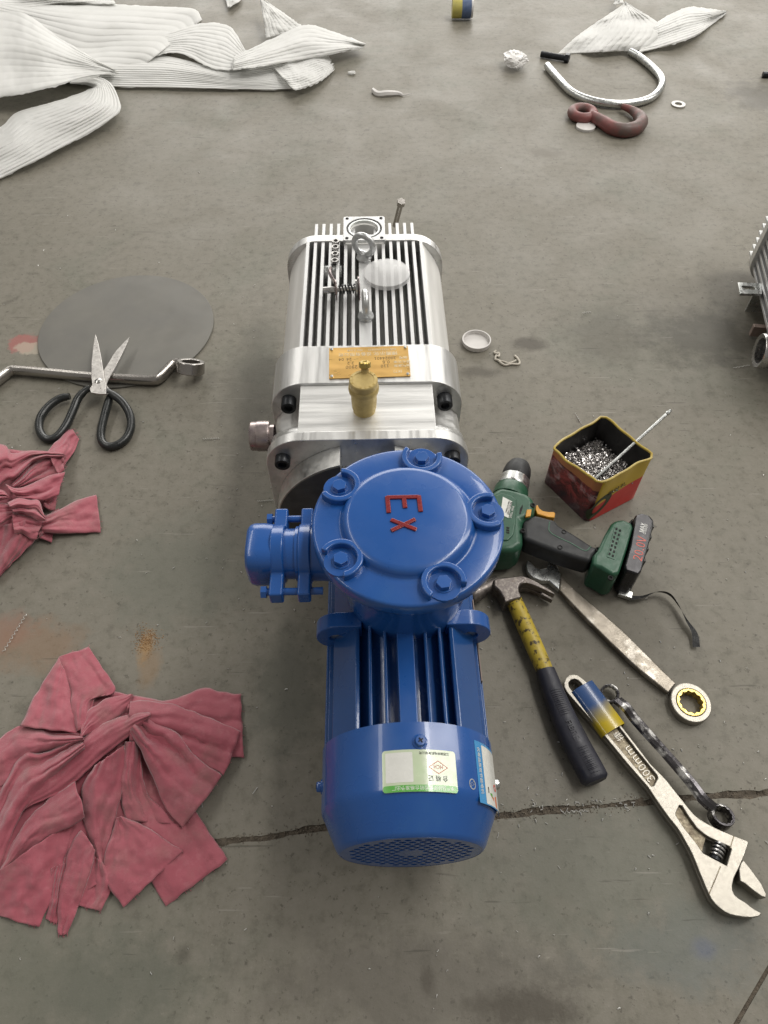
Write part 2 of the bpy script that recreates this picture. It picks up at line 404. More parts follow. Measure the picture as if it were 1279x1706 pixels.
    t.set(**{'Base Color': c, 'Specular IOR Level': .30})
    t.set(Roughness=t.ramp(t.noise(6, pos, 6, .6, .5), .3, .7, .46, .64))
    h = t.math('ADD', t.math('MULTIPLY', t.noise(60, pos, 6, .65), 1.0), t.math('MULTIPLY', grit, .5))
    t.bump(h, .22, .0015)
    return t.m
M['floor'] = mat_floor()
M['soil'] = pmat('dark_joint_soil', (.060, .048, .035, 1), (.125, .102, .076, 1), 140, rough=.9, bump=1.0, bscale=300, bdist=.003)
M['grit'] = pmat('pale_grit', (.20, .17, .13, 1), (.07, .055, .04, 1), 150, rough=.9)
M['sand'] = pmat('orange_sand', (.36, .20, .08, 1), (.26, .15, .07, 1), 300, rough=.9)

def mat_tin():
    """printed tin: brown floral face, yellow band over red swoosh on the other faces"""
    t = NT('printed_tin')
    sx = t.n('ShaderNodeSeparateXYZ'); t.l(t.tc.outputs['Object'], sx.inputs[0])
    nrm = t.n('ShaderNodeSeparateXYZ'); t.l(t.tc.outputs['Normal'], nrm.inputs[0])
    z = sx.outputs[2]; u = sx.outputs[0]
    # floral face: big petals in wine and pink over dark brown
    v1 = t.n('ShaderNodeTexVoronoi'); v1.inputs['Scale'].default_value = 55; t.l(t.tc.outputs['Object'], v1.inputs['Vector'])
    n1 = t.noise(48, None, 6, .7, 1.5); n2 = t.noise(26, None, 5, .6, 1.0)
    fl = t.mix(t.ramp(n1, .42, .60), (.05, .02, .022, 1), (.30, .055, .055, 1))
    fl = t.mix(t.ramp(n2, .50, .62, 0, .8), fl, (.46, .31, .32, 1))
    fl = t.mix(t.ramp(t.noise(70, None, 6, .7, 2), .55, .66), fl, (.10, .02, .022, 1))
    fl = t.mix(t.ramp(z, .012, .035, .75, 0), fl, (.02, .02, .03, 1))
    orange = (.42, .17, .07, 1)
    fl = t.mix(t.math('GREATER_THAN', t.math('ADD', z, t.math('MULTIPLY', t.math('SUBTRACT', n2, .5), .014)), .070), fl, orange)
    # yellow / red face; the boundary sweeps upward along the face
    sweep = t.math('ADD', t.math('MULTIPLY', u, .30), .036)
    ye = t.mix(t.ramp(n1, .5, .8, 0, .3), (.62, .42, .03, 1), (.5, .32, .03, 1))
    rd = t.mix(t.ramp(n2, .5, .75, 0, .4), (.62, .035, .03, 1), (.46, .022, .028, 1))
    b = t.mix(t.math('GREATER_THAN', z, sweep), rd, ye)
    face = t.mix(t.math('GREATER_THAN', t.math('ADD', nrm.outputs[0], t.math('MULTIPLY', nrm.outputs[1], -.2)), .35), fl, b)
    face = t.mix(t.ramp(t.noise(120, None, 4, .7), .68, .74, 0, .4), face, (.3, .28, .26, 1))
    t.set(**{'Base Color': face, 'Roughness': .34, 'Specular IOR Level': .5})
    t.bump(t.noise(22, None, 3), .25, .004)
    return t.m
M['tin'] = mat_tin()
M['tin_in'] = pmat('dull_tin_inside', (.028, .027, .027, 1), (.045, .043, .042, 1), 40, rough=.45, metal=.3)
M['tin_rim'] = pmat('yellow_lacquered_rim', (.44, .33, .06, 1), (.38, .27, .05, 1), 60, rough=.4)
def mat_sleeve():
    t = NT('blue_yellow_plastic_sleeve')
    sx = t.n('ShaderNodeSeparateXYZ'); t.l(t.tc.outputs['Object'], sx.inputs[0])
    f = t.ramp(t.math('ADD', sx.outputs[1], t.math('ADD', t.math('MULTIPLY', sx.outputs[0], -.7), t.math('MULTIPLY', t.math('SUBTRACT', t.noise(40, None, 3), .5), .02))), .006, -.022)
    c = t.mix(f, (.030, .075, .20, 1), (.46, .34, .015, 1))
    t.set(**{'Base Color': c, 'Roughness': .22, 'Coat Weight': .3, 'Alpha': .93})
    return t.m
M['sleeve'] = mat_sleeve()

# ------------------------------------------------------------------ text
CJK = None
def font():
    global CJK
    if CJK is None:
        import os
        p = os.path.join(bpy.utils.system_resource('DATAFILES'), 'fonts', 'Noto Sans CJK Regular.woff2')
        try: CJK = bpy.data.fonts.load(p)
        except Exception: CJK = False
    return CJK
TS = []
def text_scale():
    """the packaged font comes in small; scale so that a capital is 0.72 of the size"""
    if not TS:
        TS.append(1.0)
        cu = bpy.data.curves.new('probe', 'FONT'); cu.body = 'H'; cu.size = 1
        if font(): cu.font = font()
        o = bpy.data.objects.new('probe', cu); COL.objects.link(o); bpy.context.view_layer.update()
        me = bpy.data.meshes.new_from_object(o.evaluated_get(bpy.context.evaluated_depsgraph_get()))
        ys = [v.co.y for v in me.vertices]; TS[0] = .72/(max(ys) - min(ys))
        bpy.data.objects.remove(o); bpy.data.curves.remove(cu); bpy.data.meshes.remove(me)
    return TS[0]
def text(name, s, size, mat, parent, Mx, ext=.0003, wrap=None, align='CENTER', bold=0.0, wide=1.0):
    """flat lettering as real, slightly raised geometry; Mx places its x-y plane in the parent's frame"""
    cu = bpy.data.curves.new(name, 'FONT'); cu.body = s; cu.size = size; cu.extrude = ext; cu.offset = bold
    cu.align_x = align; cu.align_y = 'CENTER'; cu.resolution_u = 2
    f = font()
    if f: cu.font = f
    o = bpy.data.objects.new(name + '_curve', cu); COL.objects.link(o)
    bpy.context.view_layer.update()
    me = bpy.data.meshes.new_from_object(o.evaluated_get(bpy.context.evaluated_depsgraph_get()))
    bpy.data.objects.remove(o); bpy.data.curves.remove(cu)
    me.name = name
    k = text_scale()
    for v in me.vertices:
        v.co.x *= wide*k; v.co.y *= k
        v.co = wrap(v.co) if wrap else Mx @ v.co
    me.materials.clear(); me.materials.append(mat)
    o = bpy.data.objects.new(name, me); COL.objects.link(o)
    o.parent = parent; ORI[o] = origin(parent)
    return o
def onfloor(p, xdir, parent):
    """text frame at world point p, reading along xdir, lying flat; in the parent's frame"""
    x = Vector(xdir); x.z = 0; x.normalize(); z = Vector((0, 0, 1)); y = z.cross(x)
    Mx = Matrix((x, y, z)).transposed().to_4x4(); Mx.translation = Vector(p) - origin(parent)
    return Mx

# ------------------------------------------------------------------ floor
def build_floor():
    fl = bpy.data.objects.new('floor', None); COL.objects.link(fl); tag(fl, kind='structure'); ORI[fl] = Vector((0, 0, 0))
    line = [(-3500, 1720), (-1000, 1515), (-300, 1458), (0, 1436), (200, 1418), (360, 1403), (434, 1396), (538, 1379), (690, 1366), (834, 1358), (894, 1351), (998, 1343), (1109, 1333), (1279, 1320), (1700, 1290), (5000, 1050)]
    base = [P(a, b) for a, b in line]
    pts = catmull(base, 1400)
    def edge(off, seed, amp):
        out = []
        for p in pts:
            n = noise.noise(Vector((p.x*22, seed, 0)))*amp + noise.noise(Vector((p.x*95, seed, 3)))*amp*.55 + noise.noise(Vector((p.x*300, seed, 5)))*amp*.25
            out.append((p.x, p.y + off + n))
        return out
    far = edge(.0036, 1.7, .0032); near = edge(-.0036, 9.2, .0032)
    near = [(a, min(b, f[1]-.003)) for (a, b), f in zip(near, far)]
    X0, X1 = far[0][0], far[-1][0]
    # second joint at the lower right corner
    q0, q1 = P(1225, 1706), P(1279, 1612)
    d = (q1 - q0)
    
    
    def slab(poly):
        bm = bmesh.new(); prism(bm, poly, -.05, 0.0)
        return obj('slab', bm, M['floor'], fl, world=True, sharp=30, flat=True)
    slab(far + [(X1, 14), (X0, 14)])
    yb = -9
    e = (q1 - q0).normalized(); o_ = q1 + e*.04
    nrm = Vector((-e.y, e.x, 0))*.0016
    yb = -9; f_ = q0 - e*.35
    slab(near + [(X1, o_.y), (o_.x + nrm.x, o_.y), ((q0 + nrm).x, (q0 + nrm).y), ((f_ + nrm).x, (f_ + nrm).y), (f_.x, yb), (X0, yb)])
    slab([((o_ - nrm).x, o_.y - .003), (X1, o_.y - .003), (X1, yb), (f_.x + .004, yb), ((f_ - nrm).x, (f_ - nrm).y)])
    # soil that fills the joints
    bm = bmesh.new(); rows = []
    for j in range(7):
        row = []
        for i, p in enumerate(pts):
            y = p.y + (j-3)*.0035
            z = -.0011 + .0028*noise.noise(Vector((p.x*110, y*150, 2))) + .0022*noise.noise(Vector((p.x*420, y*420, 1)))
            row.append((p.x, y, min(z, .0012 if abs(j-3) < 2 else -.0006)))
        rows.append(row)
    grid(bm, rows)
    grid(bm, [[f_ - nrm*4 + Vector((0, 0, -.0012)), o_ - nrm*4 + Vector((0, 0, -.0012))], [f_ + nrm*4 + Vector((0, 0, -.0012)), o_ + nrm*4 + Vector((0, 0, -.0012))]])
    s = obj('joint_soil', bm, M['soil'], fl); s['kind'] = 'stuff'
    # grit and bright chips caught in the joint
    bm = bmesh.new()
    for _ in range(700):
        px = random.choice((random.uniform(330, 560), random.uniform(820, 1120), random.uniform(820, 1279)))
        i = min(range(len(pts)), key=lambda i_: abs(pts[i_].x - P(px, 1370).x))
        p = pts[i] + Vector((random.uniform(-.003, .003), random.gauss(0, .0042), .0002))
        r = random.uniform(.0003, .0009)
        q = bmesh.ops.create_icosphere(bm, subdivisions=1, radius=r)
        Mx = Matrix.Translation(p) @ Matrix.Rotation(random.random()*6, 4, Vector((random.random(), random.random(), 1))) @ Matrix.Diagonal((1.4, .8, .6, 1))
        for v in q['verts']: v.co = Mx @ v.co
    g = obj('joint_grit', bm, M['grit'], fl, flat=True); g['kind'] = 'stuff'
build_floor()

# ------------------------------------------------------------------ the pump with its motor
pump = thing('vacuum_pump', (-.02, .57, 0), 'silver finned pump joined to a bright blue electric motor, middle of the floor', 'pump', rz=R(1.4))
def pobj(name, bm, mat, parent=pump, **k): return obj(name, bm, mat, parent, world=False, **k)
ORI[pump] = Vector((0, 0, 0))
ZC = .125; A = .036                                     # motor axis: height, and sideways from the pump's middle
YFR = 0.0
# --- pump block
def rplate(name, b0, b1, wdt=.25, h0=.002, h1=.25, r=.044, mat='alu', **k):
    bm = bmesh.new(); prism(bm, rrect(0, (h0+h1)/2, wdt, h1-h0, r, 10), b0, b1, f=alongY)
    return pobj(name, bm, M[mat], bevel=.0012, **k)
rplate('end_plate', 0, .0145)
rplate('end_plate', .0965, .168)
rplate('end_plate', .407, .424, wdt=.2455, r=.050)
# middle block with bolt pockets milled out of its upper corners
prof = [(-.123, .004), (.123, .004), (.1235, .176), (.120, .190), (.112, .199), (.100, .203), (.092, .207), (.086, .215), (.084, .228), (.084, .2465),
        (-.084, .2465), (-.084, .228), (-.086, .215), (-.092, .207), (-.100, .203), (-.112, .199), (-.120, .190), (-.1235, .176)]
bm = bmesh.new(); prism(bm, prof, .0145, .0965, f=alongY)
pobj('valve_block', bm, M['alu_x'], bevel=.001)
# curved shoulders that run from the front plate back to the pockets
for s in (-1, 1):
    bm = bmesh.new()
    rows = []
    for i in range(9):
        b = .0145 + .030*i/8
        row = []
        for j in range(11):
            t = j/10*PI/2
            h = 1 - .55*(i/8)**2.2
            row.append((s*(.081 + .0425*math.sin(t)*(1 - .05*i/8)), b, .203 + (.0440*math.cos(t))*h))
        rows.append(row)
    grid(bm, rows)
    bmesh.ops.solidify(bm, geom=bm.faces[:], thickness=.003)
    pobj('shoulder', bm, M['alu'])
# finned body
def body_profile():
    pts = [(-.113, .004), (.113, .004), (.119, .012), (.1218, .17)]
    for i in range(9):                                   # hollow corner sweeping in to the last fin
        t = i/8
        pts.append((.1218 - .0328*t**1.5, .17 + .073*t**.75))
    pts += [(.0865, .243), (.0865, .208)]
    return pts + [(-x, z) for x, z in reversed(pts) if (x, z) not in ((-.113, .004), (.113, .004))] if False else pts + [(-x, z) for x, z in reversed(pts[1:])]
bm = bmesh.new(); bp = body_profile(); bp = bp[1:]; prism(bm, bp, .166, .409, f=alongY)
pobj('pump_body', bm, M['alu_core'], sharp=50)
bm = bmesh.new(); prism(bm, rrect(0, .105, .20, .19, .02), .422, .4515, f=alongY); pobj('rear_cover', bm, M['alu_core'], bevel=.001)
def fin_mesh():
    bm = bmesh.new(); prism(bm, [(.1675, .196), (.456, .17), (.4565, .2485), (.1675, .2485)], -.0024, .0024, f=alongX); return bm
first = None
for s in (-1, 1):
    for k in range(7):
        a = s*(.0168 + .01155*k + .0)
        if first is None: first = pobj('fin', fin_mesh(), M['alu_fin'], bevel=.0004); first.location.x = a
        else:
            c = copy_part(first); c.location.x = a
        if k == 6:
            # the outermost fins stop at the back plate
            bm = bmesh.new(); prism(bm, [(.1675, .196), (.408, .196), (.408, .2485), (.1675, .2485)], -.0024, .0024, f=alongX)
            c = first if False else [o for o in pump.children if o.name.startswith('fin')][-1]
            me = bpy.data.meshes.new('fin'); bmesh.ops.recalc_face_normals(bm, faces=bm.faces[:]); bm.to_mesh(me); bm.free(); me.materials.append(M['alu_fin']); c.data = me
bm = bmesh.new(); box(bm, (0, .29, .223), (.0175, .245, .0525)); pobj('centre_rib', bm, M['alu_fin'], bevel=.0005)
# inlet port
bm = bmesh.new()
sq = rrect(0, .426, .064, .064, .003, 3)
prism(bm, sq, .2515, .264, holes=[circ(0, .426, .0275, 40)])
po = pobj('inlet_port', bm, M['alu_fin'], bevel=.0006)
bm = bmesh.new(); lathe(bm, [(.0275, .2635), (.0275, .262), (.0245, .2605), (.0245, .2635), (.0218, .2635), (.0218, .205)], Matrix.Translation((0, .426, 0)), 40, cap=False)
pobj('bore', bm, M['zinc'], po)
bm = bmesh.new(); torus(bm, Matrix.Translation((0, .426, .2625)), .026, .0016, 40, 8); pobj('seal_ring', bm, M['rubber'], po)
bm = bmesh.new(); lathe(bm, [(.0001, .21), (.022, .21)], Matrix.Translation((0, .426, 0)), 24, cap=False); pobj('bore_floor', bm, M['alu_core'], po)
for sx in (-1, 1):
    for sy in (-1, 1):
        bm = bmesh.new(); lathe(bm, [(.0026, .2645), (.0018, .2645), (.0016, .2625)], Matrix.Translation((sx*.0265, .426+sy*.0265, 0)), 12); pobj('bolt_hole', bm, M['hole'], po)
bm = bmesh.new(); prism(bm, rrect(0, .426, .058, .058, .003, 3), .19, .2512, holes=[circ(0, .426, .0225, 24)]); pobj('port_neck', bm, M['alu_core'])
po.location = (0, .006, -.0085)
# lifting eyes
def eyebolt(b, a, yaw):
    bm = bmesh.new()
    Mx = Matrix.Translation((a, b, .2495)) @ Matrix.Rotation(yaw, 4, 'Z')
    lathe(bm, [(.0105, 0), (.0112, .002), (.0105, .004), (.0075, .006), (.006, .010)], Mx, 24)
    Mr = Mx @ Matrix.Translation((0, 0, .0225)) @ Matrix.Rotation(PI/2, 4, 'X')
    torus(bm, Mr, .0150, .0046, 36, 12)
    return pobj('lifting_eye', bm, M['galv'])
eyebolt(.362, -.001, R(-28)); eyebolt(.226, .0005, R(93))
# nameplate
nb, na, nw, nh = .1335, .004, .104, .058
Mn = Matrix.Translation((na, nb, .2506)) @ Matrix.Rotation(R(1.2), 4, 'Z')
bm = bmesh.new(); box(bm, (0, 0, .0005), (nw, nh, .001), Mn); npl = pobj('nameplate', bm, M['goldplate'], bevel=.0002)
for sx in (-1, 1):
    for sy in (-1, 1):
        bm = bmesh.new(); lathe(bm, [(.0022, 0), (.0021, .0012), (.0012, .002)], Mn @ Matrix.Translation((sx*(nw/2-.0035), sy*(nh/2-.0035), .001)), 12); pobj('rivet', bm, M['zinc'], npl)
def npt(s, u, v, size, mat='engrave', **k):              # u, v as read by someone facing the plate from behind the pump
    text('engraving', s, size, M[mat], npl, Mn @ Matrix.Rotation(PI, 4, 'Z') @ Matrix.Translation((u, v, .0011)), ext=.0001, **k)
npt('(KT)', -.036, .0205, .0062, 'paleprint')
npt('抽气速率', -.0425, .0095, .0056, 'paleprint'); npt('110', -.020, .0095, .0068); npt('2900', .023, .0095, .0072)
npt('最大功率', -.0425, .002, .0056, 'paleprint'); npt('0.6', -.022, .002, .0072); npt('2.2', .024, .002, .0068)
npt('编号', -.0445, -.0055, .0058, 'paleprint'); npt('20024401', -.021, -.0055, .0066); npt('24  04', .031, -.0055, .0066)
npt('博腾示化', -.022, -.0145, .0082, 'paleprint'); npt('设备有限公司', .018, -.0145, .0074, 'paleprint')
npt('电话 0533-8880233', -.018, -.0225, .0044, 'paleprint'); npt('地址 工业园', .018, -.0225, .0040, 'paleprint')
# automatic air valve
def air_valve():
    Mx = Matrix.Translation((-.003, .052, .246))
    bm = bmesh.new()
    lathe(bm, [(.0138, 0), (.0138, .006), (.0150, .007), (.0152, .010), (.0155, .016), (.0156, .0185), (.0156, .030), (.0160, .032), (.0180, .034), (.0184, .0375), (.0180, .040), (.0168, .0415)], Mx, 40)
    v = pobj('air_valve', bm, M['brass'])
    bm = bmesh.new()
    lathe(bm, [(.0166, .0415), (.0170, .043), (.0170, .0500), (.0160, .0512), (.0128, .0514), (.0124, .0509), (.0001, .0509)], Mx, 40, cap=False)
    cp = pobj('valve_cap', bm, M['brass'], v)
    bm = bmesh.new(); Mv = Mx @ Matrix.Translation((.002, .0125, .047)) @ Matrix.Rotation(R(-26), 4, 'X')
    lathe(bm, [(.0052, -.006), (.0046, .006), (.0042, .0085)], Mv, 20); pobj('vent_neck', bm, M['brass'], v)
    bm = bmesh.new(); lathe(bm, [(.0058, .0085), (.0070, .0095), (.0070, .0150), (.0060, .0160), (.0025, .0160), (.0022, .0150)], Mv, 36, fr=lambda a, h: 1 + .035*(1 if int(a/(2*PI)*36) % 2 else -1))
    pobj('vent_cap', bm, M['brass_lt'], v)
    for i, ch in enumerate('AIR  VENT  DN15'):
        if ch != ' ':
            an = R(205) - i*R(22)
            Mt = Mx @ Matrix.Translation((.0146*math.cos(an), .0146*math.sin(an), .0513)) @ Matrix.Rotation(an - PI/2, 4, 'Z')
            text('cap_letter', ch, .0038, M['brass_lt'], v, Mt, ext=.0002)
air_valve()
# socket-head bolts
def capbolt(a, b, z, r=.0092, l=.012):
    bm = bmesh.new(); Mx = Matrix.Translation((a, b, z)) @ Matrix.Rotation(PI/2, 4, 'X')
    lathe(bm, [(r, 0), (r, l-.001), (r*.93, l), (r*.58, l), (r*.52, l-.005), (.0004, l-.005)], Mx, 24)
    return pobj('socket_bolt', bm, M['black_bolt'])
for s in (-1, 1):
    capbolt(s*.101, .0963, .222, .0098, .016); capbolt(s*.1035, 0, .219, .0095, .012)
    capbolt(s*.1035, 0, .030, .0095, .012)
# oil filler plug on the near left side
bm = bmesh.new(); Mx = Matrix.Translation((-.119, .054, .200)) @ Matrix.Rotation(-PI/2, 4, 'Y')
lathe(bm, [(.0150, 0), (.0150, .006), (.0192, .0062), (.0197, .008), (.0197, .022), (.0188, .0225), (.0188, .0295), (.0178, .0310), (.0001, .0310)], Mx, 40, cap=False)
pobj('oil_plug', bm, M['purple_steel'], sharp=30)
# polished plugs on the body between the fins
for a0, a1 in ((.022, .068), (-.068, -.034)):
    bm = bmesh.new(); cyl(bm, (a0, .366, .219), (1, 0, 0), .0145, a1 - a0, 28); pobj('pipe_plug', bm, M['zinc'], bevel=.002)
# long bolt behind the rear cover
PI_ = (Matrix.Translation((-.02, .57, 0)) @ Matrix.Rotation(R(1.4), 4, 'Z')).inverted()
p0, p1 = PI_ @ P(658, 376, .175), PI_ @ P(667, 341, .222); d = p1 - p0
bm = bmesh.new(); cyl(bm, p0, d, .0046, d.length, 14); cyl(bm, p1, d, .0072, .008, 6); pobj('drain_rod', bm, M['chrome'])
# --- adapter ring between pump and motor
def adapter():
    pts = []
    g = .0325
    r1 = .1185; a0 = math.acos(g/r1)
    n = 60
    for i in range(n+1):
        a = a0 - (2*PI - (PI - 2*a0))*i/n if False else a0 - (2*a0 + PI)*i/n
        pts.append((r1*math.cos(a), ZC + r1*math.sin(a)))
    pts += [(-g, ZC + .075), (g, ZC + .075)]
    bm = bmesh.new(); prism(bm, pts, -.030, -.0002, f=alongY)
    ad = pobj('adapter_ring', bm, M['alu_cast'], bevel=.0008, sharp=30)
    bm = bmesh.new(); prism(bm, [(x*.985, ZC + (z-ZC)*.985) for x, z in pts], -.0312, -.0302, f=alongY); pobj('adapter_face', bm, M['shaded_face'], ad)  # thin sheet whose dark colour is the shade on this face
adapter()
# --- blue motor
bm = bmesh.new(); lathe(bm, [(.098, .0315), (.100, .0325), (.100, .043), (.098, .044), (.078, .048), (.070, .06), (.070, .07), (.070, .345)], Matrix.Translation((A, 0, ZC)) @ Matrix.Rotation(PI/2, 4, 'X'), 48)
pobj('motor_frame', bm, M['blue_fin'])
b0, b1 = -.337, -.060
def vfin(off, thick, sgn, r=.0865):
    bm = bmesh.new(); zt = math.sqrt(max(0, r*r - off*off))
    t = thick/2
    prism(bm, [(b0, .045), (b1, .045), (b1, zt), (b0+.004, zt), (b0, zt-.004)], -t, t, f=lambda u, v, w_: Vector((A + off + w_, u, ZC + sgn*v)))
    return pobj('cooling_fin', bm, M['blue_fin'], bevel=.0012, seg=2)
for off in (-.0365, -.021, .021, .0365): vfin(off, .0034, 1)
bm = bmesh.new(); box(bm, (A, (b0+b1)/2, ZC + .072), (.0175, b1-b0, .029)); pobj('top_rib', bm, M['blue'], bevel=.0012)
for off in (-.036, -.018, 0, .018, .036): vfin(off, .0034, -1)
def hfin(zo, s):
    bm = bmesh.new(); x = math.sqrt(.0868**2 - zo*zo); t = .0017
    prism(bm, [(b0, .05), (b1, .05), (b1, x), (b0 + .008, x), (b0, x - .008)], -t, t, f=lambda u, v, w_: Vector((A + s*v, u, ZC + zo + w_)))
    return pobj('cooling_fin', bm, M['blue_fin'], bevel=.0009)
for s in (-1, 1):
    for zo in (.030, .0165, .003, -.0105, -.024, -.0375): hfin(zo, s)
    # solid corner panel between the upright and the level fins
    bm = bmesh.new()
    prism(bm, [(s*.047, .045), (s*.0475, .0695), (s*.0515, .0708), (s*.0765, .0415), (s*.0755, .037), (s*.05, .03)], b0 + .002, b1, f=lambda u, v, w_: Vector((A + u, w_, ZC + v)))
    pobj('corner_panel', bm, M['blue_fin'], bevel=.0012)
    bm = bmesh.new()
    prism(bm, [(s*.047, -.045), (s*.0475, -.0695), (s*.0515, -.0708), (s*.0765, -.0415), (s*.0755, -.037), (s*.05, -.03)], b0 + .002, b1, f=lambda u, v, w_: Vector((A + u, w_, ZC + v)))
    pobj('corner_panel', bm, M['blue_fin'], bevel=.0012)
# small copper-brown maker's plate on the right flank
bm = bmesh.new(); box(bm, (A + .0835, -.215, ZC + .023), (.0012, .10, .009)); pobj('side_plate', bm, M['brownbar'])
# lugs
for s in (-1, 1):
    bm = bmesh.new(); cx, cz, r = s*.069, .174 - ZC, .0262
    pts = [(s*.045, cz + r), (cx, cz + r)] + [(cx + s*r*math.sin(t), cz + r*math.cos(t)) for t in [PI*i/14 for i in range(1, 14)]] + [(cx, cz - r), (s*.045, cz - r)]
    hole = [(cx + s*.004 + .0075*math.cos(a), cz - .001 + .0075*math.sin(a)) for a in [2*PI*i/16 for i in range(16)]]
    prism(bm, pts, -.221, -.203, holes=[hole], f=lambda u, v, w_: Vector((A + u, w_, ZC + v)))
    pobj('lifting_lug', bm, M['blue'], bevel=.0014)
    bm = bmesh.new(); cyl(bm, (A + cx + s*.004, -.2175, ZC + cz - .001), (0, 1, 0), .0078, .006, 16); pobj('lug_plug', bm, M['zinc'])
# fan cover
RC = .0885
Mf = Matrix.Translation((A, -.330, ZC)) @ Matrix.Rotation(PI/2, 4, 'X')      # local z runs toward the camera (-y)
bm = bmesh.new()
lathe(bm, [(RC-.0015, .003), (RC, 0), (RC, .058), (RC-.0006, .063), (RC-.0030, .0675), (.0735, .0945), (.0715, .0975), (.0690, .0990)], Mf, 72, cap=False)
fc = pobj('fan_cover', bm, M['blue'], sharp=50)
holes = []
pitch = .0094
for i in range(-9, 10):
    for j in range(-9, 10):
        x = i*pitch + (j % 2)*pitch/2; y = j*pitch*.866
        if x*x + y*y < .0605**2 and x*x + y*y > .010**2: holes.append(circ(x, y, .0037, 6, PI/6))
bm = bmesh.new(); prism(bm, circ(0, 0, .0695, 64), .0968, .0988, holes=holes, f=lambda u, v, w_: Mf @ Vector((u, v, w_)))
pobj('fan_grille', bm, M['blue'], fc, sharp=40)
bm = bmesh.new(); lathe(bm, [(.066, .080), (.0001, .080)], Mf, 32, cap=False); pobj('fan', bm, M['hole'], fc)  # flat disc, near-black for the shade behind the grille
def cyl_pt(ang, b, r): return Vector((A + r*math.sin(ang), b, ZC + r*math.cos(ang)))
def cover_screw(deg, b, mat='blue'):
    ang = R(deg); p = cyl_pt(ang, b, RC - .0005); d = Vector((math.sin(ang), 0, math.cos(ang)))
    bm = bmesh.new(); lathe(bm, [(.0072, 0), (.0072, .0012), (.0052, .0018), (.0052, .0048), (.0046, .0058), (.0001, .0060)], frame(p, d), 24, cap=False)
    s_ = pobj('cover_screw', bm, M[mat], fc)
    bm = bmesh.new(); Mx = frame(p + d*.0062, d) @ Matrix.Rotation(.6, 4, 'Z'); box(bm, (0, 0, 0), (.0052, .0011, .0008), Mx); box(bm, (0, 0, 0), (.0011, .0052, .0006), Mx)
    pobj('cross_slot', bm, M['hole'], fc)
cover_screw(6, -.3495); cover_screw(-88, -.365); cover_screw(92, -.365, 'zinc')
# stickers bent round the cover
def patch(bm, a0, a1, y0, y1, r, rc=.0, n=28):
    """curved label from angle a0 to a1 (deg) and b from y0 to y1, with rounded corners"""
    pts = rrect((R(a0)+R(a1))/2*RC, (y0+y1)/2, abs(R(a1)-R(a0))*RC, abs(y1-y0), max(rc, .0003), 4)
    xs = sorted(set([p[0] for p in pts] + [R(a0)*RC + (R(a1)-R(a0))*RC*i/n for i in range(n+1)]))
    # strip wise so that it follows the curve
    lo, hi = [], []
    c0, c1 = min(R(a0), R(a1))*RC, max(R(a0), R(a1))*RC
    for x in xs:
        e = 0
        dx = min(x - c0, c1 - x)
        if rc and dx < rc: e = rc - math.sqrt(max(0, rc*rc - (rc-dx)**2))
        lo.append(cyl_pt(x/RC, min(y0, y1) + e, r)); hi.append(cyl_pt(x/RC, max(y0, y1) - e, r))
    grid(bm, [lo, hi])
def sticker(name, a0, a1, y0, y1, mat, r, rc=.002, parent=pump):
    bm = bmesh.new(); patch(bm, a0, a1, y0, y1, r, rc); return pobj(name, bm, M[mat], parent)
def wrapf(ang, b, r, rot):
    """text plane onto the cover: x along the curve, y along the axis"""
    c, s = math.cos(rot), math.sin(rot)
    def f(co):
        x = c*co.x - s*co.y; y = s*co.x + c*co.y
        return cyl_pt(R(ang) + x/RC, b + y, r + co.z)
    return f
g = sticker('certificate_label', -17.5, 28.5, -.3565, -.3945, 'stk_green', RC + .00025, .003)
sticker('label_band', -17.2, 28.2, -.3885, -.3944, 'stk_band', RC + .0004, .002, g)
sticker('label_field', -15.5, 1.0, -.3590, -.3860, 'stk_white', RC + .00035, .001, g)
tx = lambda s, ang, b, size, mat, rot=PI, par=g, **k: text('label_print', s, size, M[mat], par, None, ext=.00006, wrap=wrapf(ang, b, RC + .00045, rot), **k)
tx('本产品经质量检验合格准予出厂', 7, -.3914, .0043, 'stk_white')
tx('合 格 证', 16, -.3830, .0058, 'ink')
tx('江苏特种电机有限公司', 14.5, -.3600, .0030, 'ink')
# diamond emblem
bm = bmesh.new()
dm = [(-.0095, 0), (0, -.0062), (.0095, 0), (0, .0062)]
prism(bm, dm, RC+.0004, RC+.0005, holes=[[(x*.9, y*.88) for x, y in dm]], f=lambda u, v, w_: cyl_pt(R(16.5) + u/RC, -.3725 + v, w_)); pobj('emblem', bm, M['ink_red'], g)
tx('HCH', 16.5, -.3725, .0048, 'ink_red')
e = sticker('energy_label', 46, 88, -.340, -.3985, 'stk_blue', RC + .00025, .001)
sticker('label_field', 53.5, 87.5, -.3425, -.3975, 'stk_white', RC + .0004, .001, e)
text('label_print', '优等品高效节能电机', .0050, M['stk_white'], e, None, ext=.00006, wrap=wrapf(49.8, -.368, RC + .0005, -PI/2))
bm = bmesh.new(); prism(bm, [(0, 0), (.0035, .002), (.016, .010), (.016, -.002)], RC+.0005, RC+.0006, f=lambda u, v, w_: cyl_pt(R(60) + u/RC, -.388 - v, w_)); pobj('rating_bar', bm, M['ink_orange'], e)
bm = bmesh.new(); prism(bm, [(-.0008, -.002), (.004, -.002), (.004, .0015), (-.0008, -.0005)], RC+.0006, RC+.0007, f=lambda u, v, w_: cyl_pt(R(60) + u/RC, -.388 - v, w_)); pobj('rating_bar', bm, M['stk_band'], e)
bm = bmesh.new(); prism(bm, circ(0, 0, .0035, 16, sx=1.4), RC+.0005, RC+.0006, holes=[circ(0, 0, .0018, 16, sx=1.4)], f=lambda u, v, w_: cyl_pt(R(70) + u/RC, -.378 + v, w_)); pobj('seal_mark', bm, M['ink_red'], e)
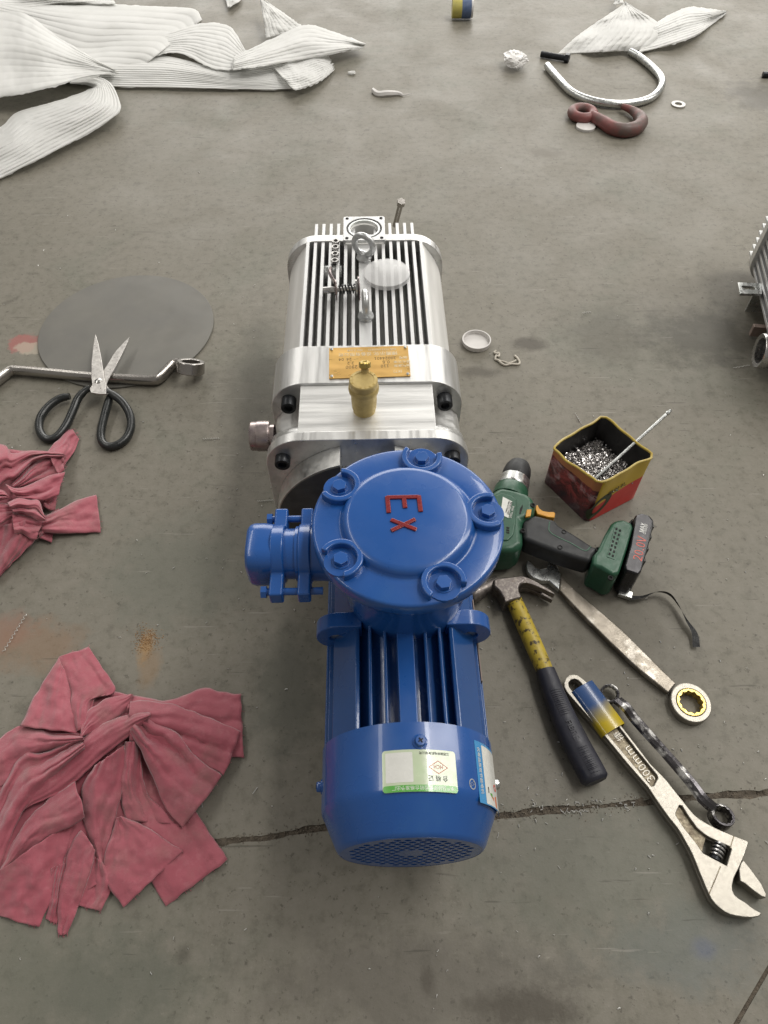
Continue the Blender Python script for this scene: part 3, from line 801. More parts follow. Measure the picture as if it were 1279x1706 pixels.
text('label_print', '能效', .0030, M['ink'], e, None, ext=.00006, wrap=wrapf(57.5, -.384, RC + .0005, -PI/2))
bm = bmesh.new(); prism(bm, circ(0, 0, .0050, 28, sx=.85), RC+.0002, RC+.0003, holes=[circ(0, 0, .0040, 28, sx=.85)], f=lambda u, v, w_: cyl_pt(R(40.5) + u/RC, -.3835 + v, w_)); cm = pobj('round_mark', bm, M['silver_print'])
text('label_print', 'CCC', .0042, M['silver_print'], cm, None, ext=.00006, wrap=wrapf(40.5, -.3835, RC + .0003, PI + .5))
# --- explosion-proof terminal box
TB, TZ, TR = -.169, .318, .0935
Mt = Matrix.Translation((A + .003, TB, 0))
bm = bmesh.new()
lathe(bm, [(.064, .165), (.067, .205), (.068, .215), (.066, .240), (.066, .262), (.080, .284), (.0875, .290), (.0885, .2995)], Mt, 64)
tb = pobj('terminal_box', bm, M['blue'], sharp=50)
bm = bmesh.new()
lathe(bm, [(.0905, .3000), (.0930, .3008), (TR, .3025), (TR, .3150), (.0925, .3166), (.0905, .3172), (.0715, .3182), (.0690, .3180), (.0668, .3178), (.0652, .3185), (.0640, .3215), (.0625, .3243), (.0600, .3262), (.0560, .3272), (.0001, .3275)], Mt, 96, cap=False)
lid = pobj('terminal_cover', bm, M['blue'], sharp=60)
def boss(deg):
    a = R(deg); c = Vector((math.cos(a)*.0785, math.sin(a)*.0785, 0)); out = Vector((math.cos(a), math.sin(a), 0)); sd = Vector((-out.y, out.x, 0))
    bm = bmesh.new()
    # raised horseshoe round the bolt, open outward
    ro, ri = .0212, .0150
    n = 22; outer = []; inner = []
    for i in range(n+1):
        t = R(62) + (2*PI - R(124))*i/n
        outer.append((math.cos(t)*ro, math.sin(t)*ro)); inner.append((math.cos(t)*ri, math.sin(t)*ri))
    f = lambda u, v, w_: Mt @ (c + out*u + sd*v + Vector((0, 0, w_)))
    prism(bm, outer + list(reversed(inner)), .3150, .3262, f=f)
    o = pobj('bolt_guard', bm, M['blue'], lid, bevel=.0018, seg=3)
    bm = bmesh.new(); prism(bm, circ(0, 0, .0165, 24), .314, .3186, f=f); pobj('bolt_seat', bm, M['blue'], lid, bevel=.0006)
    bm = bmesh.new(); prism(bm, circ(0, 0, .0088, 20), .3186, .3196, f=f)
    prism(bm, circ(0, 0, .0074, 6, .4 + a), .3196, .3250, f=f); pobj('cover_bolt', bm, M['blue'], lid, bevel=.0006)
for dg in (5, 77, 148, 215, 292): boss(dg)
# raised red letters, read from the right
def bar(bm, p, q, wd, z0, z1, end=True):
    p, q = Vector(p), Vector(q); d = (q-p).normalized(); s_ = Vector((-d.y, d.x))*wd/2; e_ = d*wd*.35
    pts = [p - s_ - e_, p + s_ - e_, q + s_ + e_, q - s_ + e_]
    prism(bm, [(v.x, v.y) for v in pts], z0, z1, f=lambda u, v, w_: Mt @ Vector((u, v, w_)))
bm = bmesh.new(); z0, z1 = .3270, .3292
ex, ey = -.0035, .0215
bar(bm, (ex - .0150, ey), (ex + .0140, ey), .0044, z0, z1)
for dx, ln in ((-.0158, .0172), (.0002, .0118), (.0150, .0166)): bar(bm, (ex + dx, ey), (ex + dx + .0008, ey - ln), .0046, z0, z1 - .00015)
pobj('letter', bm, M['red_paint'], lid, bevel=.0007)
bm = bmesh.new(); bar(bm, (ex - .0120, ey - .0275), (ex + .0095, ey - .0385), .0042, z0, z1); bar(bm, (ex - .0120, ey - .0390), (ex + .0090, ey - .0275), .0042, z0, z1 - .0001)
pobj('letter', bm, M['red_paint'], lid, bevel=.0007)
# cable gland on the left of the box
GZ, GB = .262, TB + .001
Mg = Matrix.Translation((A, GB, GZ)) @ Matrix.Rotation(-PI/2, 4, 'Y')          # local z runs to the left
bm = bmesh.new(); lathe(bm, [(.034, .045), (.034, .062), (.030, .068), (.0285, .084), (.0285, .110), (.0262, .110), (.0262, .136)], Mg, 40); gl = pobj('cable_gland', bm, M['blue'])
def clamp(z0, z1, rad):
    bm = bmesh.new()
    pts = []
    w_ = .0088; L = .053
    k = math.asin(w_/rad)
    for s in (0, 1):
        base = s*PI
        for i in range(17):
            t = base - PI/2 + k + (PI - 2*k)*i/16
            pts.append((rad*math.cos(t), rad*math.sin(t)))
        e_ = 1 if s == 0 else -1
        pts += [(e_*w_, e_*L), (-e_*w_, e_*L)]
    # ears fore and aft (local y is the world's y)
    prism(bm, pts, z0, z1, f=lambda u, v, w2: Mg @ Vector((u, v, w2)))
    return pobj('clamp_flange', bm, M['blue'], gl, bevel=.0022, seg=3)
clamp(.094, .107, .0310); clamp(.121, .135, .0302)
bm = bmesh.new(); pts = rrect(0, 0, .054, .054, .016, 4)
rr_ = lambda k, z: [bm.verts.new(Mg @ Vector((x*k, y*k, z))) for x, y in pts]
rings = [rr_(1.0, .133), rr_(1.04, .142), rr_(1.04, .152), rr_(.99, .1565), rr_(.90, .159)]
for a_, b_ in zip(rings, rings[1:]):
    for i in range(len(a_)): bm.faces.new((a_[i], a_[(i+1) % len(a_)], b_[(i+1) % len(a_)], b_[i]))
bm.faces.new(rings[0]); bm.faces.new(list(reversed(rings[-1])))
pobj('gland_cap', bm, M['blue'], gl, sharp=25)
for s in (-1, 1):
    bm = bmesh.new(); p = Mg @ Vector((0, s*.0445, .082)); cyl(bm, p, (-1, 0, 0), .0038, .060, 14); cyl(bm, p + Vector((-.056, 0, 0)), (-1, 0, 0), .0066, .0055, 6)
    pobj('clamp_bolt', bm, M['blue'], gl)

# ------------------------------------------------------------------ loose pieces lying on the pump
def lpx(px, py, z): return P(px, py, z)
# clear lid lying on the fins
def lid_thing(name, px, py, z, r, h, mat, label, up=True, cat='lid'):
    p = P(px, py, z); bm = bmesh.new(); Mx = Matrix.Translation(p)
    if up: lathe(bm, [(.0001, h), (r*.97, h), (r, h*.92), (r, 0), (r*.95, 0), (r*.95, h*.8), (.0001, h*.8)], Mx, 48, cap=False)
    else: lathe(bm, [(.0001, 0), (r*.93, 0), (r*.97, h*.1), (r, h), (r*.93, h), (r*.90, h*.22), (.0001, h*.2)], Mx, 48, cap=False)
    return tag(obj(name, bm, M[mat], base=p), label, cat)
lid_thing('plastic_disc', 644, 460, .249, .0335, .007, 'clear', 'large frosted clear round lid lying on top of the silver cooling fins')
lid_thing('plastic_dish', 793, 572, 0, .0265, .010, 'milk', 'milky white round cap with raised rim lying on floor right of the pump', up=False)
lid_thing('plastic_disc', 975, 213, 0, .024, .006, 'milk', 'small pale round cap lying against the red lifting hook')
# valve spindle across the fins
def spindle():
    z = .2585; p0, p1 = P(538, 484, z), P(601, 480, z); d = (p1 - p0).normalized(); L = (p1-p0).length
    t = thing('valve_spindle', p0 - Vector((0, 0, .0095)), 'dark steel spindle with spring, washers and end disc lying across the fins', 'spindle')
    bm = bmesh.new(); cyl(bm, p0, d, .0048, L*.38, 16); cyl(bm, p0 + d*L*.38, d, .0034, L*.5, 14); obj('rod', bm, M['steel'], t)
    for f_, r_, w_, nm in ((.33, .0135, .0016, 'washer'), (.30, .0078, .004, 'nut'), (.86, .0125, .0022, 'end_disc'), (.93, .0165, .0018, 'washer')):
        bm = bmesh.new(); cyl(bm, p0 + d*L*f_, d, r_, w_, 6 if nm == 'nut' else 28); obj(nm, bm, M['purple_steel' if nm != 'end_disc' else 'steel'], t, bevel=.0003)
    bm = bmesh.new(); Mx = frame(p0, d)
    pts = [Mx @ Vector((.0062*math.cos(k*.55), .0062*math.sin(k*.55), L*.42 + L*.42*k/60)) for k in range(61)]
    tube(bm, pts, .0009, 6, steps=0); obj('spring', bm, M['black_bolt'], t)
    # lever that leans back along the fin
    bm = bmesh.new(); tube(bm, [p0 + d*L*.33 + Vector((0, .002, .009)), P(549, 455, .262), P(551, 447, .262)], .0024, 8, sy=1.5); obj('lever', bm, M['purple_steel'], t)
spindle()
# four little nuts in a row on one fin
nutlab = ['nearest of the four little steel nuts in a row on a fin', 'second-nearest little steel nut in the row of four on a fin', 'third little steel nut from the near end of the row on a fin', 'farthest of the four little steel nuts in a row on a fin']
for i, (px, py) in enumerate(((557.5, 437), (558, 426), (558.5, 414.5), (559, 405))):
    p = P(px, py, .2492); bm = bmesh.new(); prism(bm, [(p.x+x, p.y+y) for x, y in circ(0, 0, .0062, 6, .2*i)], p.z, p.z + .0045, holes=[[(p.x+x, p.y+y) for x, y in circ(0, 0, .0034, 14)]])
    tag(obj('steel_nut', bm, M['steel'], base=p, bevel=.0004), nutlab[i], 'nut', 'little nuts in a row on the fins')

# ------------------------------------------------------------------ second pump at the right edge
def pump2():
    X0, y1 = .720, 1.232
    rz_ = R(-8.7); piv = Vector((X0, y1, 0))
    t = thing('finned_pump', piv, 'second finned silver pump lying on its side, cut off by the right edge', 'pump', rz=rz_)
    Q = Matrix.Rotation(-rz_, 3, 'Z')
    def W(px, py, z): return piv + Q @ (P(px, py, z) - piv)          # where a seen point lies before the pump is turned
    y0 = y1 - .30
    bm = bmesh.new(); prism(bm, rrect(X0 + .125, .132, .25, .25, .044, 8), y1 - .018, y1, f=alongY); obj('end_plate', bm, M['alu'], t, bevel=.001)
    bm = bmesh.new(); prism(bm, rrect(X0 + .145, .132, .21, .235, .03, 8), y0, y1 - .017, f=alongY); obj('pump_body', bm, M['alu_core'], t, bevel=.001)
    fm = None
    for k in range(14):
        z = .038 + k*.0150
        if fm is None:
            bm = bmesh.new(); prism(bm, [(X0 + .004, y0 - .01), (X0 + .08, y0 - .01), (X0 + .08, y1 + .036), (X0 + .008, y1 + .036)], -.003, .003); fm = obj('fin', bm, M['alu_fin'], t, bevel=.0005); fm.location.z = z
        else: c = copy_part(fm); c.location = (0, 0, z)
    q = [W(a, b, .05) for a, b in [(1229, 470), (1257, 471), (1262, 489), (1233, 489)]]
    ol = [(v.x, v.y) for v in q]; ol[1] = (ol[1][0] + .012, ol[1][1]); ol[2] = (ol[2][0] + .008, ol[2][1])
    cx = W(1246, 479, .05); slot = rrect(cx.x + .001, cx.y, .0245, .010, .0045, 4)
    bm = bmesh.new(); prism(bm, ol, .045, .05, holes=[slot]); obj('foot_bracket', bm, M['zinc'], t, bevel=.0005)
    bm = bmesh.new(); box(bm, (ol[0][0] + .055, (ol[0][1] + ol[3][1])/2, .023), (.05, .003, .044)); obj('foot_web', bm, M['zinc'], t)
    p = W(1264, 584, .045); bm = bmesh.new(); Mx = frame((p.x, p.y, .045), (1, 0, 0))
    lathe(bm, [(.0215, .02), (.022, .002), (.0285, 0), (.0300, .002), (.0300, .016), (.0285, .018), (.0285, .12)], Mx, 40, cap=False); obj('pipe_stub', bm, M['steel'], t)
    bm = bmesh.new(); lathe(bm, [(.0001, .02), (.0216, .02)], Mx, 30, cap=False); obj('pipe_bore', bm, M['hole'], t)
    a = W(1256, 541, .03); bm = bmesh.new(); box(bm, (a.x + .06, a.y, .018), (.12, .010, .022)); obj('support_bar', bm, M['brownbar'], t, bevel=.001)
pump2()
p = P(1270, 125, .006); bm = bmesh.new(); cyl(bm, (p.x, p.y, .0075), (1, -.1, 0), .0075, .09, 14)
tag(obj('steel_bar', bm, M['black_bolt'], bevel=.001), 'short dark round bar on floor at right edge near the far end', 'bar')

# ------------------------------------------------------------------ tools
# --- adjustable wrench
def adjustable():
    t = thing('adjustable_wrench', P(1120, 1340), 'big satin adjustable wrench marked 300mm with a blue and yellow handle sleeve', 'wrench')
    zt = .0165
    hz = zm(1100, 1300, 7.106)
    right = [(978, 1137), (1034, 1208), (1058, 1239), (1084, 1273)] + [hz(*q) for q in ((75, 0), (160, 110), (250, 222), (330, 325), (400, 405), (470, 462), (560, 515), (650, 562), (740, 602), (870, 655), (1020, 712), (1045, 738), (1030, 790), (1000, 880), (965, 960), (930, 1040), (895, 1110), (868, 1170), (852, 1240), (855, 1300), (878, 1355), (930, 1400), (1000, 1440), (1060, 1488), (1120, 1530), (1190, 1568), (1200, 1582), (1165, 1612), (1085, 1625), (1000, 1621), (910, 1608), (830, 1590), (760, 1556), (700, 1512), (650, 1465), (606, 1410), (570, 1340), (530, 1250), (490, 1150), (460, 1080), (430, 1000), (380, 880), (340, 800), (300, 730), (250, 640), (200, 562), (100, 440), (0, 300))]
    left = [(1079, 1311), (1044, 1271), (1008, 1227), (952, 1162)]
    loop = [(945, 1154), (940, 1145), (939.5, 1137), (943, 1129), (949, 1124.5), (956, 1123.5), (963, 1125), (970, 1130)]
    out = [(v.x, v.y) for v in PX(right + left + loop, zt)]
    def L(pts): return [(v.x, v.y) for v in PX(pts, zt)]
    hang = L([(953, 1151), (948, 1144), (947, 1137.5), (951, 1132.5), (957, 1131), (963, 1133), (969, 1139), (971, 1144), (966, 1146), (958, 1151)])
    worm = L([hz(*q) for q in ((565, 672), (825, 790), (842, 815), (785, 1012), (508, 862))])
    rec1 = L([(1000, 1190), (1022, 1205), (1031, 1211), (1060, 1249), (1094, 1291), (1096, 1296), (1089, 1309), (1085, 1310), (1062, 1282), (1014, 1225), (990, 1196)])
    rec2 = L([hz(*q) for q in ((225, 296), (258, 304), (330, 420), (430, 560), (500, 622), (566, 668), (825, 788), (842, 815), (785, 1010), (508, 862), (430, 750), (280, 560), (185, 415), (183, 390))])
    shrink = lambda P_, k: [((x - cx_)*k + cx_, (y - cy_)*k + cy_) for x, y in P_ for cx_, cy_ in [(sum(p[0] for p in P_)/len(P_), sum(p[1] for p in P_)/len(P_))]]
    bm = bmesh.new(); prism(bm, out, .0085, zt, holes=[hang, rec1, rec2]); obj('body', bm, M['satin'], t, bevel=.0012)
    bm = bmesh.new(); prism(bm, shrink(out, .997), .0015, .0086, holes=[hang, worm]); obj('body', bm, M['satin'], t, bevel=.0008)
    bm = bmesh.new(); prism(bm, shrink(rec1, 1.01), .0087, .0118); prism(bm, L([hz(*q) for q in ((225, 300), (255, 308), (330, 424), (430, 563), (552, 664), (505, 845), (430, 746), (282, 556), (190, 415), (188, 392))]), .0087, .0120); obj('recess_floor', bm, M['satin_dark'], t)
    # parting line ground across the head
    bm = bmesh.new()
    for a, b in (((870, 660), (825, 800)), ((712, 1020), (575, 1350))):
        qa, qb = P(*hz(*a), zt), P(*hz(*b), zt); tube(bm, [qa - Vector((0, 0, .0002)), qb - Vector((0, 0, .0002))], .0007, 6, steps=6)
    obj('seam', bm, M['satin_dark'], t)
    jaw = L([hz(*q) for q in ((985, 935), (1075, 1045), (1165, 1168), (1205, 1225), (1262, 1345), (1258, 1392), (1200, 1372), (1100, 1300), (1010, 1225), (948, 1190), (935, 1045), (955, 975))])
    bm = bmesh.new(); prism(bm, jaw, .002, .0155); obj('sliding_jaw', bm, M['satin'], t, bevel=.0012)
    a, b = P(*hz(712, 735), .0095), P(*hz(640, 945), .0095); d = (b - a).normalized(); ln = (b-a).length
    bm = bmesh.new(); cyl(bm, a, d, .0058, ln, 24); wo = obj('worm_screw', bm, M['black_bolt'], t)
    bm = bmesh.new()
    for k in range(4):
        torus(bm, Matrix.Translation(a + d*ln*(.16 + .2*k)) @ frame((0, 0, 0), d), .0066, .0013, 28, 8)
    # the thread turns run across the window, so stand them along the screw
    obj('thread', bm, M['steel'], wo)
    q0, q1 = P(1086, 1303, .0119), P(1041, 1244, .0119); m_ = (q0 + q1)/2
    text('embossed_size', '300mm', .0132, M['satin'], t, onfloor(m_, q1 - q0, t), ext=.0009, wide=1.05)
    q2 = P(1030, 1227, .0119); text('embossed_mark', '捷', .0125, M['satin'], t, onfloor(q2, q1 - q0, t), ext=.0008)
    # plastic sleeve
    c0 = (P(951, 1158, .012) + P(985, 1134, .012))/2; c1 = (P(1006, 1231, .012) + P(1037, 1205, .012))/2
    wd = (P(951, 1158, .012) - P(985, 1134, .012)).length/2
    o_ = bmesh.new(); ax = (c1 - c0); n = 28
    xd = ax.normalized().cross(Vector((0, 0, 1)))
    ringsv = []
    for r_, f0, f1 in ((1.0, 0, 1), (.95, 1, 0)):
        for k in range(9):
            f_ = f0 + (f1-f0)*k/8
            c = c0 + ax*f_
            ringsv.append([o_.verts.new(c + xd*wd*r_*math.copysign(abs(math.cos(2*PI*i/n))**.8, math.cos(2*PI*i/n)) + Vector((0, 0, .0110*r_*math.copysign(abs(math.sin(2*PI*i/n))**.7, math.sin(2*PI*i/n)) - .0005))) for i in range(n)])
    for a_, b_ in zip(ringsv, ringsv[1:] + ringsv[:1]):
        for i in range(n): o_.faces.new((a_[i], a_[(i+1) % n], b_[(i+1) % n], b_[i]))
    s_ = obj('handle_sleeve', o_, M['sleeve'], None, base=(c0 + c1)/2)
    s_.parent = t; s_.location = (c0 + c1)/2 - origin(t)
adjustable()

# --- ratchet combination spanner
def ratchet():
    zt = .011
    z5 = zm(800, 900, 2.624)
    t = thing('ratchet_spanner', P(1030, 1060), 'long worn combination spanner with open jaw and gold-lined ratchet ring', 'spanner')
    jaw = [(210, 92), (206, 112), (215, 135), (238, 160), (268, 172), (300, 178), (345, 218), (395, 272), (450, 330), (560, 440), (640, 516), (700, 570), (770, 626), (822, 668)]
    back = [(858, 625), (800, 570), (740, 510), (640, 410), (540, 320), (440, 235), (390, 190), (352, 152), (342, 125), (330, 100), (312, 80), (298, 84), (302, 104), (290, 122), (262, 128), (240, 118), (224, 100)]
    jaw[0:5] = [(205, 88), (199, 112), (207, 138), (232, 165), (266, 178)]
    sh = jaw[6:] + back[:8]; hd = jaw[:6] + [(345, 218), (352, 152)] + back[8:]
    bm = bmesh.new(); prism(bm, [(v.x, v.y) for v in PX([z5(*q) for q in sh], zt)], .0025, zt); obj('shank', bm, M['worn'], t, bevel=.0022, seg=3)
    bm = bmesh.new(); prism(bm, [(v.x, v.y) for v in PX([z5(*q) for q in hd], zt)], .0015, zt + .001); obj('jaw_head', bm, M['zinc'], t, bevel=.0016, seg=3)
    c = P(*z5(922, 708), .0125); r = .0232
    bm = bmesh.new(); prism(bm, [(c.x+x, c.y+y) for x, y in circ(0, 0, .0262, 40, sx=.96)], .0005, .0125, holes=[[(c.x+x, c.y+y) for x, y in circ(0, 0, .0180, 32)]]); obj('ring_head', bm, M['satin'], t, bevel=.0015, seg=3)
    inner = [(c.x + (.0133 if i % 2 else .0152)*math.cos(2*PI*i/24), c.y + (.0133 if i % 2 else .0152)*math.sin(2*PI*i/24)) for i in range(24)]
    bm = bmesh.new(); prism(bm, [(c.x+x, c.y+y) for x, y in circ(0, 0, .0179, 40)], .001, .0131, holes=[inner]); obj('ratchet_ring', bm, M['brass_lt'], t, bevel=.0005)
    # white worn patches and stamped marks along the shank
ratchet()

# --- claw hammer
def hammer():
    z7 = zm(780, 930, 7.106); z5 = zm(800, 900, 2.624)
    t = thing('claw_hammer', P(900, 1080), 'claw hammer with grimy yellow shaft and ribbed black grip', 'hammer')
    ht = .030
    head = [(300, 240), (370, 225), (490, 215), (600, 205), (680, 235), (660, 285), (615, 305), (600, 345), (605, 390), (636, 460), (540, 485), (430, 522), (405, 460), (370, 395), (330, 352), (298, 330)]
    bm = bmesh.new(); prism(bm, [(v.x, v.y) for v in PX([z7(*q) for q in head], ht)], .002, ht); obj('head', bm, M['hammer_iron'], t, bevel=.003, seg=3)
    outer = [(590, 205), (660, 212), (760, 248), (850, 298), (940, 352), (1022, 410)]
    inn = [(1024, 432), (930, 388), (840, 345), (760, 312), (690, 292), (620, 300)]
    cl = [(v.x, v.y) for v in PX([z7(*q) for q in outer + inn], ht - .001)]
    bm = bmesh.new(); prism(bm, cl, .0185, ht - .001); obj('claw', bm, M['hammer_iron'], t, bevel=.0015)
    bm = bmesh.new(); prism(bm, cl, .0035, .0135); obj('claw', bm, M['hammer_iron'], t, bevel=.0015)
    bm = bmesh.new(); prism(bm, [(v.x, v.y) for v in PX([z7(*q) for q in outer[:4] + [(905, 345), (850, 338)] + inn[3:]], ht - .002)], .0125, .0195); obj('claw_root', bm, M['hammer_iron'], t, bevel=.0008)
    a, b = P(*z7(320, 290), .016), P(*z7(70, 420), .016); d = (b-a).normalized(); ln = (b-a).length
    bm = bmesh.new(); lathe(bm, [(.0095, -.004), (.0090, ln*.45), (.0088, ln*.6), (.0118, ln*.75), (.0122, ln*1.15), (.0112, ln*1.2)], frame(a, d), 24); obj('striking_face', bm, M['hammer_iron'], t)
    c0, c1 = P(856, 1000, .016), P(908, 1118, .016); dd = (c1-c0)
    bm = bmesh.new(); tube(bm, [c0 - dd*.06, c0 + dd*.3, c0 + dd*.7, c1 + dd*.02], lambda f: .0108 + .0012*math.sin(f*3), 20, steps=16, sy=.88); obj('shaft', bm, M['hammer_yellow'], t)
    # rubber grip
    path = [P(908, 1117, .0155), P(926, 1165, .0155), P(952, 1225, .0155), P(985, 1287, .0155), P(993, 1303, .0155)]
    def rad(f): return .0128 + .0042*min(1, f*1.6) - (.004*max(0, (f-.965)/.035))
    bm = bmesh.new(); tube(bm, path, rad, 24, steps=44, sy=.84); g = obj('grip', bm, M['grip'], t)
    cc = catmull(path, 200)
    def rib_block(f0, f1, n):
        bm = bmesh.new()
        for i in range(n):
            f = f0 + (f1-f0)*i/(n-1); k = int(f*199); p = cc[k]; dv = (cc[min(199, k+1)] - cc[max(0, k-1)]).normalized(); s_ = dv.cross(Vector((0, 0, 1)))
            h = rad(f)*.84
            tube(bm, [p - s_*.0062 + Vector((0, 0, h*.90)), p + Vector((0, 0, h*1.005)), p + s_*.0062 + Vector((0, 0, h*.90))], .0009, 6, steps=7)
        obj('rib_group', bm, M['grip'], g)
    rib_block(.22, .44, 13); rib_block(.72, .93, 13)
    k = int(.58*199); tdir = cc[k+4] - cc[k]
    text('embossed_word', 'FIBRE', .0095, M['grip'], g, onfloor(cc[k] + Vector((0, 0, rad(.58)*.84 - .0002)), tdir, g), ext=.0007)
hammer()

# --- double ring spanner next to the wrench
def ring_spanner():
    t = thing('ring_spanner', P(1110, 1260), 'slim dark chrome double ring spanner lying beside the adjustable wrench', 'spanner')
    pts = [P(1030, 1168, .011), P(1045, 1181, .020), P(1060, 1201, .021), P(1110, 1257, .021), P(1150, 1303, .021), P(1170, 1330, .019), P(1188, 1346, .012)]
    bm = bmesh.new(); tube(bm, pts, lambda f: .0066 + .001*abs(f-.5)*2, 8, steps=40, sy=.62); obj('shank', bm, M['darkchrome'], t, sharp=28)
    for (px, py, rr, tl) in ((1015, 1156, .0118, .25), (1201, 1361, .0136, -.2)):
        c = P(px, py, .009); bm = bmesh.new()
        Mx = Matrix.Translation(c) @ Matrix.Rotation(tl, 4, 'X') @ Matrix.Rotation(-tl*.6, 4, 'Y')
        inner = [((rr*.70 if i % 2 else rr*.78)*math.cos(2*PI*i/24), (rr*.70 if i % 2 else rr*.78)*math.sin(2*PI*i/24)) for i in range(24)]
        prism(bm, circ(0, 0, rr, 36), -.0065, .0065, holes=[inner], f=lambda u, v, w_: Mx @ Vector((u, v, w_)))
        obj('ring_head', bm, M['darkchrome'], t, bevel=.001)
ring_spanner()

# --- big offset spanner under the scissors
def offset_spanner():
    t = thing('offset_spanner', P(150, 630), 'long bright offset ring spanner lying under the open scissors', 'spanner')
    zz = .011
    z = zm(0, 450, 3.345)
    pts = [P(*z(-160, 700), zz), P(*z(-60, 650), zz), P(*z(5, 600), zz), P(*z(60, 562), zz), P(*z(110, 560), zz), P(*z(260, 573), zz), P(*z(500, 595), zz), P(*z(700, 607), zz), P(*z(850, 614), zz), P(*z(890, 600), zz), P(*z(930, 560), zz), P(*z(965, 525), zz), P(*z(1000, 518), zz)]
    bm = bmesh.new(); tube(bm, pts, .0078, 14, steps=90, sy=1.3); obj('shank', bm, M['chrome'], t, sharp=30)
    for (px, py, dr) in ((1062, 540, 1), (-215, 735, -1)):
        c = P(*z(px, py), .022); bm = bmesh.new()
        d = Vector((.12*dr, .50, .86)).normalized(); Mx = frame(c, d)
        inner = [((.0150 if i % 2 else .0165)*math.cos(2*PI*i/24), (.0150 if i % 2 else .0165)*math.sin(2*PI*i/24)) for i in range(24)]
        prism(bm, circ(0, 0, .0240, 44), -.0105, .0105, holes=[inner], f=lambda u, v, w_: Mx @ Vector((u, v, w_)))
        obj('ring_head', bm, M['chrome'], t, bevel=.002, seg=3)
offset_spanner()

# --- round rubber plate
c = P(212, 548, 0); rp = .162
bm = bmesh.new(); lathe(bm, [(rp, .0005), (rp, .0032), (rp-.0006, .0038), (.0001, .0038)], Matrix.Translation((c.x, c.y, 0)), 96, cap=False)
tag(obj('round_plate', bm, M['plate'], base=(c.x, c.y, 0)), 'thin round grey rubber disc lying flat under the scissors', 'disc')

# --- scissors
def scissors():
    z = zm(0, 450, 3.345)
    t = thing('scissors', P(163, 640), 'open scissors with speckled steel blades and black looped handles', 'scissors')
    zb = .024
    b1 = [(530, 355), (518, 420), (508, 520), (508, 600), (512, 640), (498, 660), (505, 682), (560, 690), (590, 690), (590, 640), (580, 600), (572, 545), (562, 480), (545, 400)]
    b2 = [(722, 370), (690, 400), (640, 455), (575, 560), (545, 610), (530, 640), (520, 670), (560, 680), (600, 690), (615, 670), (592, 640), (600, 612), (630, 560), (662, 500), (700, 425)]
    bm = bmesh.new(); prism(bm, [(v.x, v.y) for v in PX([z(*q) for q in b2], zb)], zb - .003, zb); obj('blade', bm, M['scissor'], t, bevel=.0008)
    bm = bmesh.new(); prism(bm, [(v.x, v.y) for v in PX([z(*q) for q in b1], zb + .004)], zb + .0008, zb + .004); obj('blade', bm, M['scissor'], t, bevel=.0008)
    p = P(*z(547, 618), zb + .004); bm = bmesh.new(); lathe(bm, [(.0062, 0), (.006, .0012), (.0042, .0022), (.0001, .0026)], Matrix.Translation(p), 24, cap=False); obj('pivot', bm, M['steel'], t)
    def loop(pts, nm):
        w3 = [P(*z(x, y), h) for x, y, h in pts]
        bm = bmesh.new(); tube(bm, w3, lambda f: .0068 if .06 < f < .97 else .0058, 12, steps=60); obj('handle', bm, M['dip'], t)
    loop([(500, 660, .022), (478, 668, .022), (435, 715, .018), (405, 785, .013), (370, 860, .010), (325, 920, .008), (280, 943, .0075), (240, 930, .0075), (217, 880, .0075), (228, 815, .009), (275, 755, .011), (335, 715, .012), (388, 703, .013)], 'l')
    loop([(590, 672, .021), (615, 685, .021), (680, 735, .018), (722, 805, .013), (728, 880, .009), (695, 945, .0075), (635, 980, .0075), (585, 975, .0075), (562, 935, .0075), (568, 870, .009), (588, 790, .011), (605, 730, .013), (612, 705, .014)], 'r')
scissors()

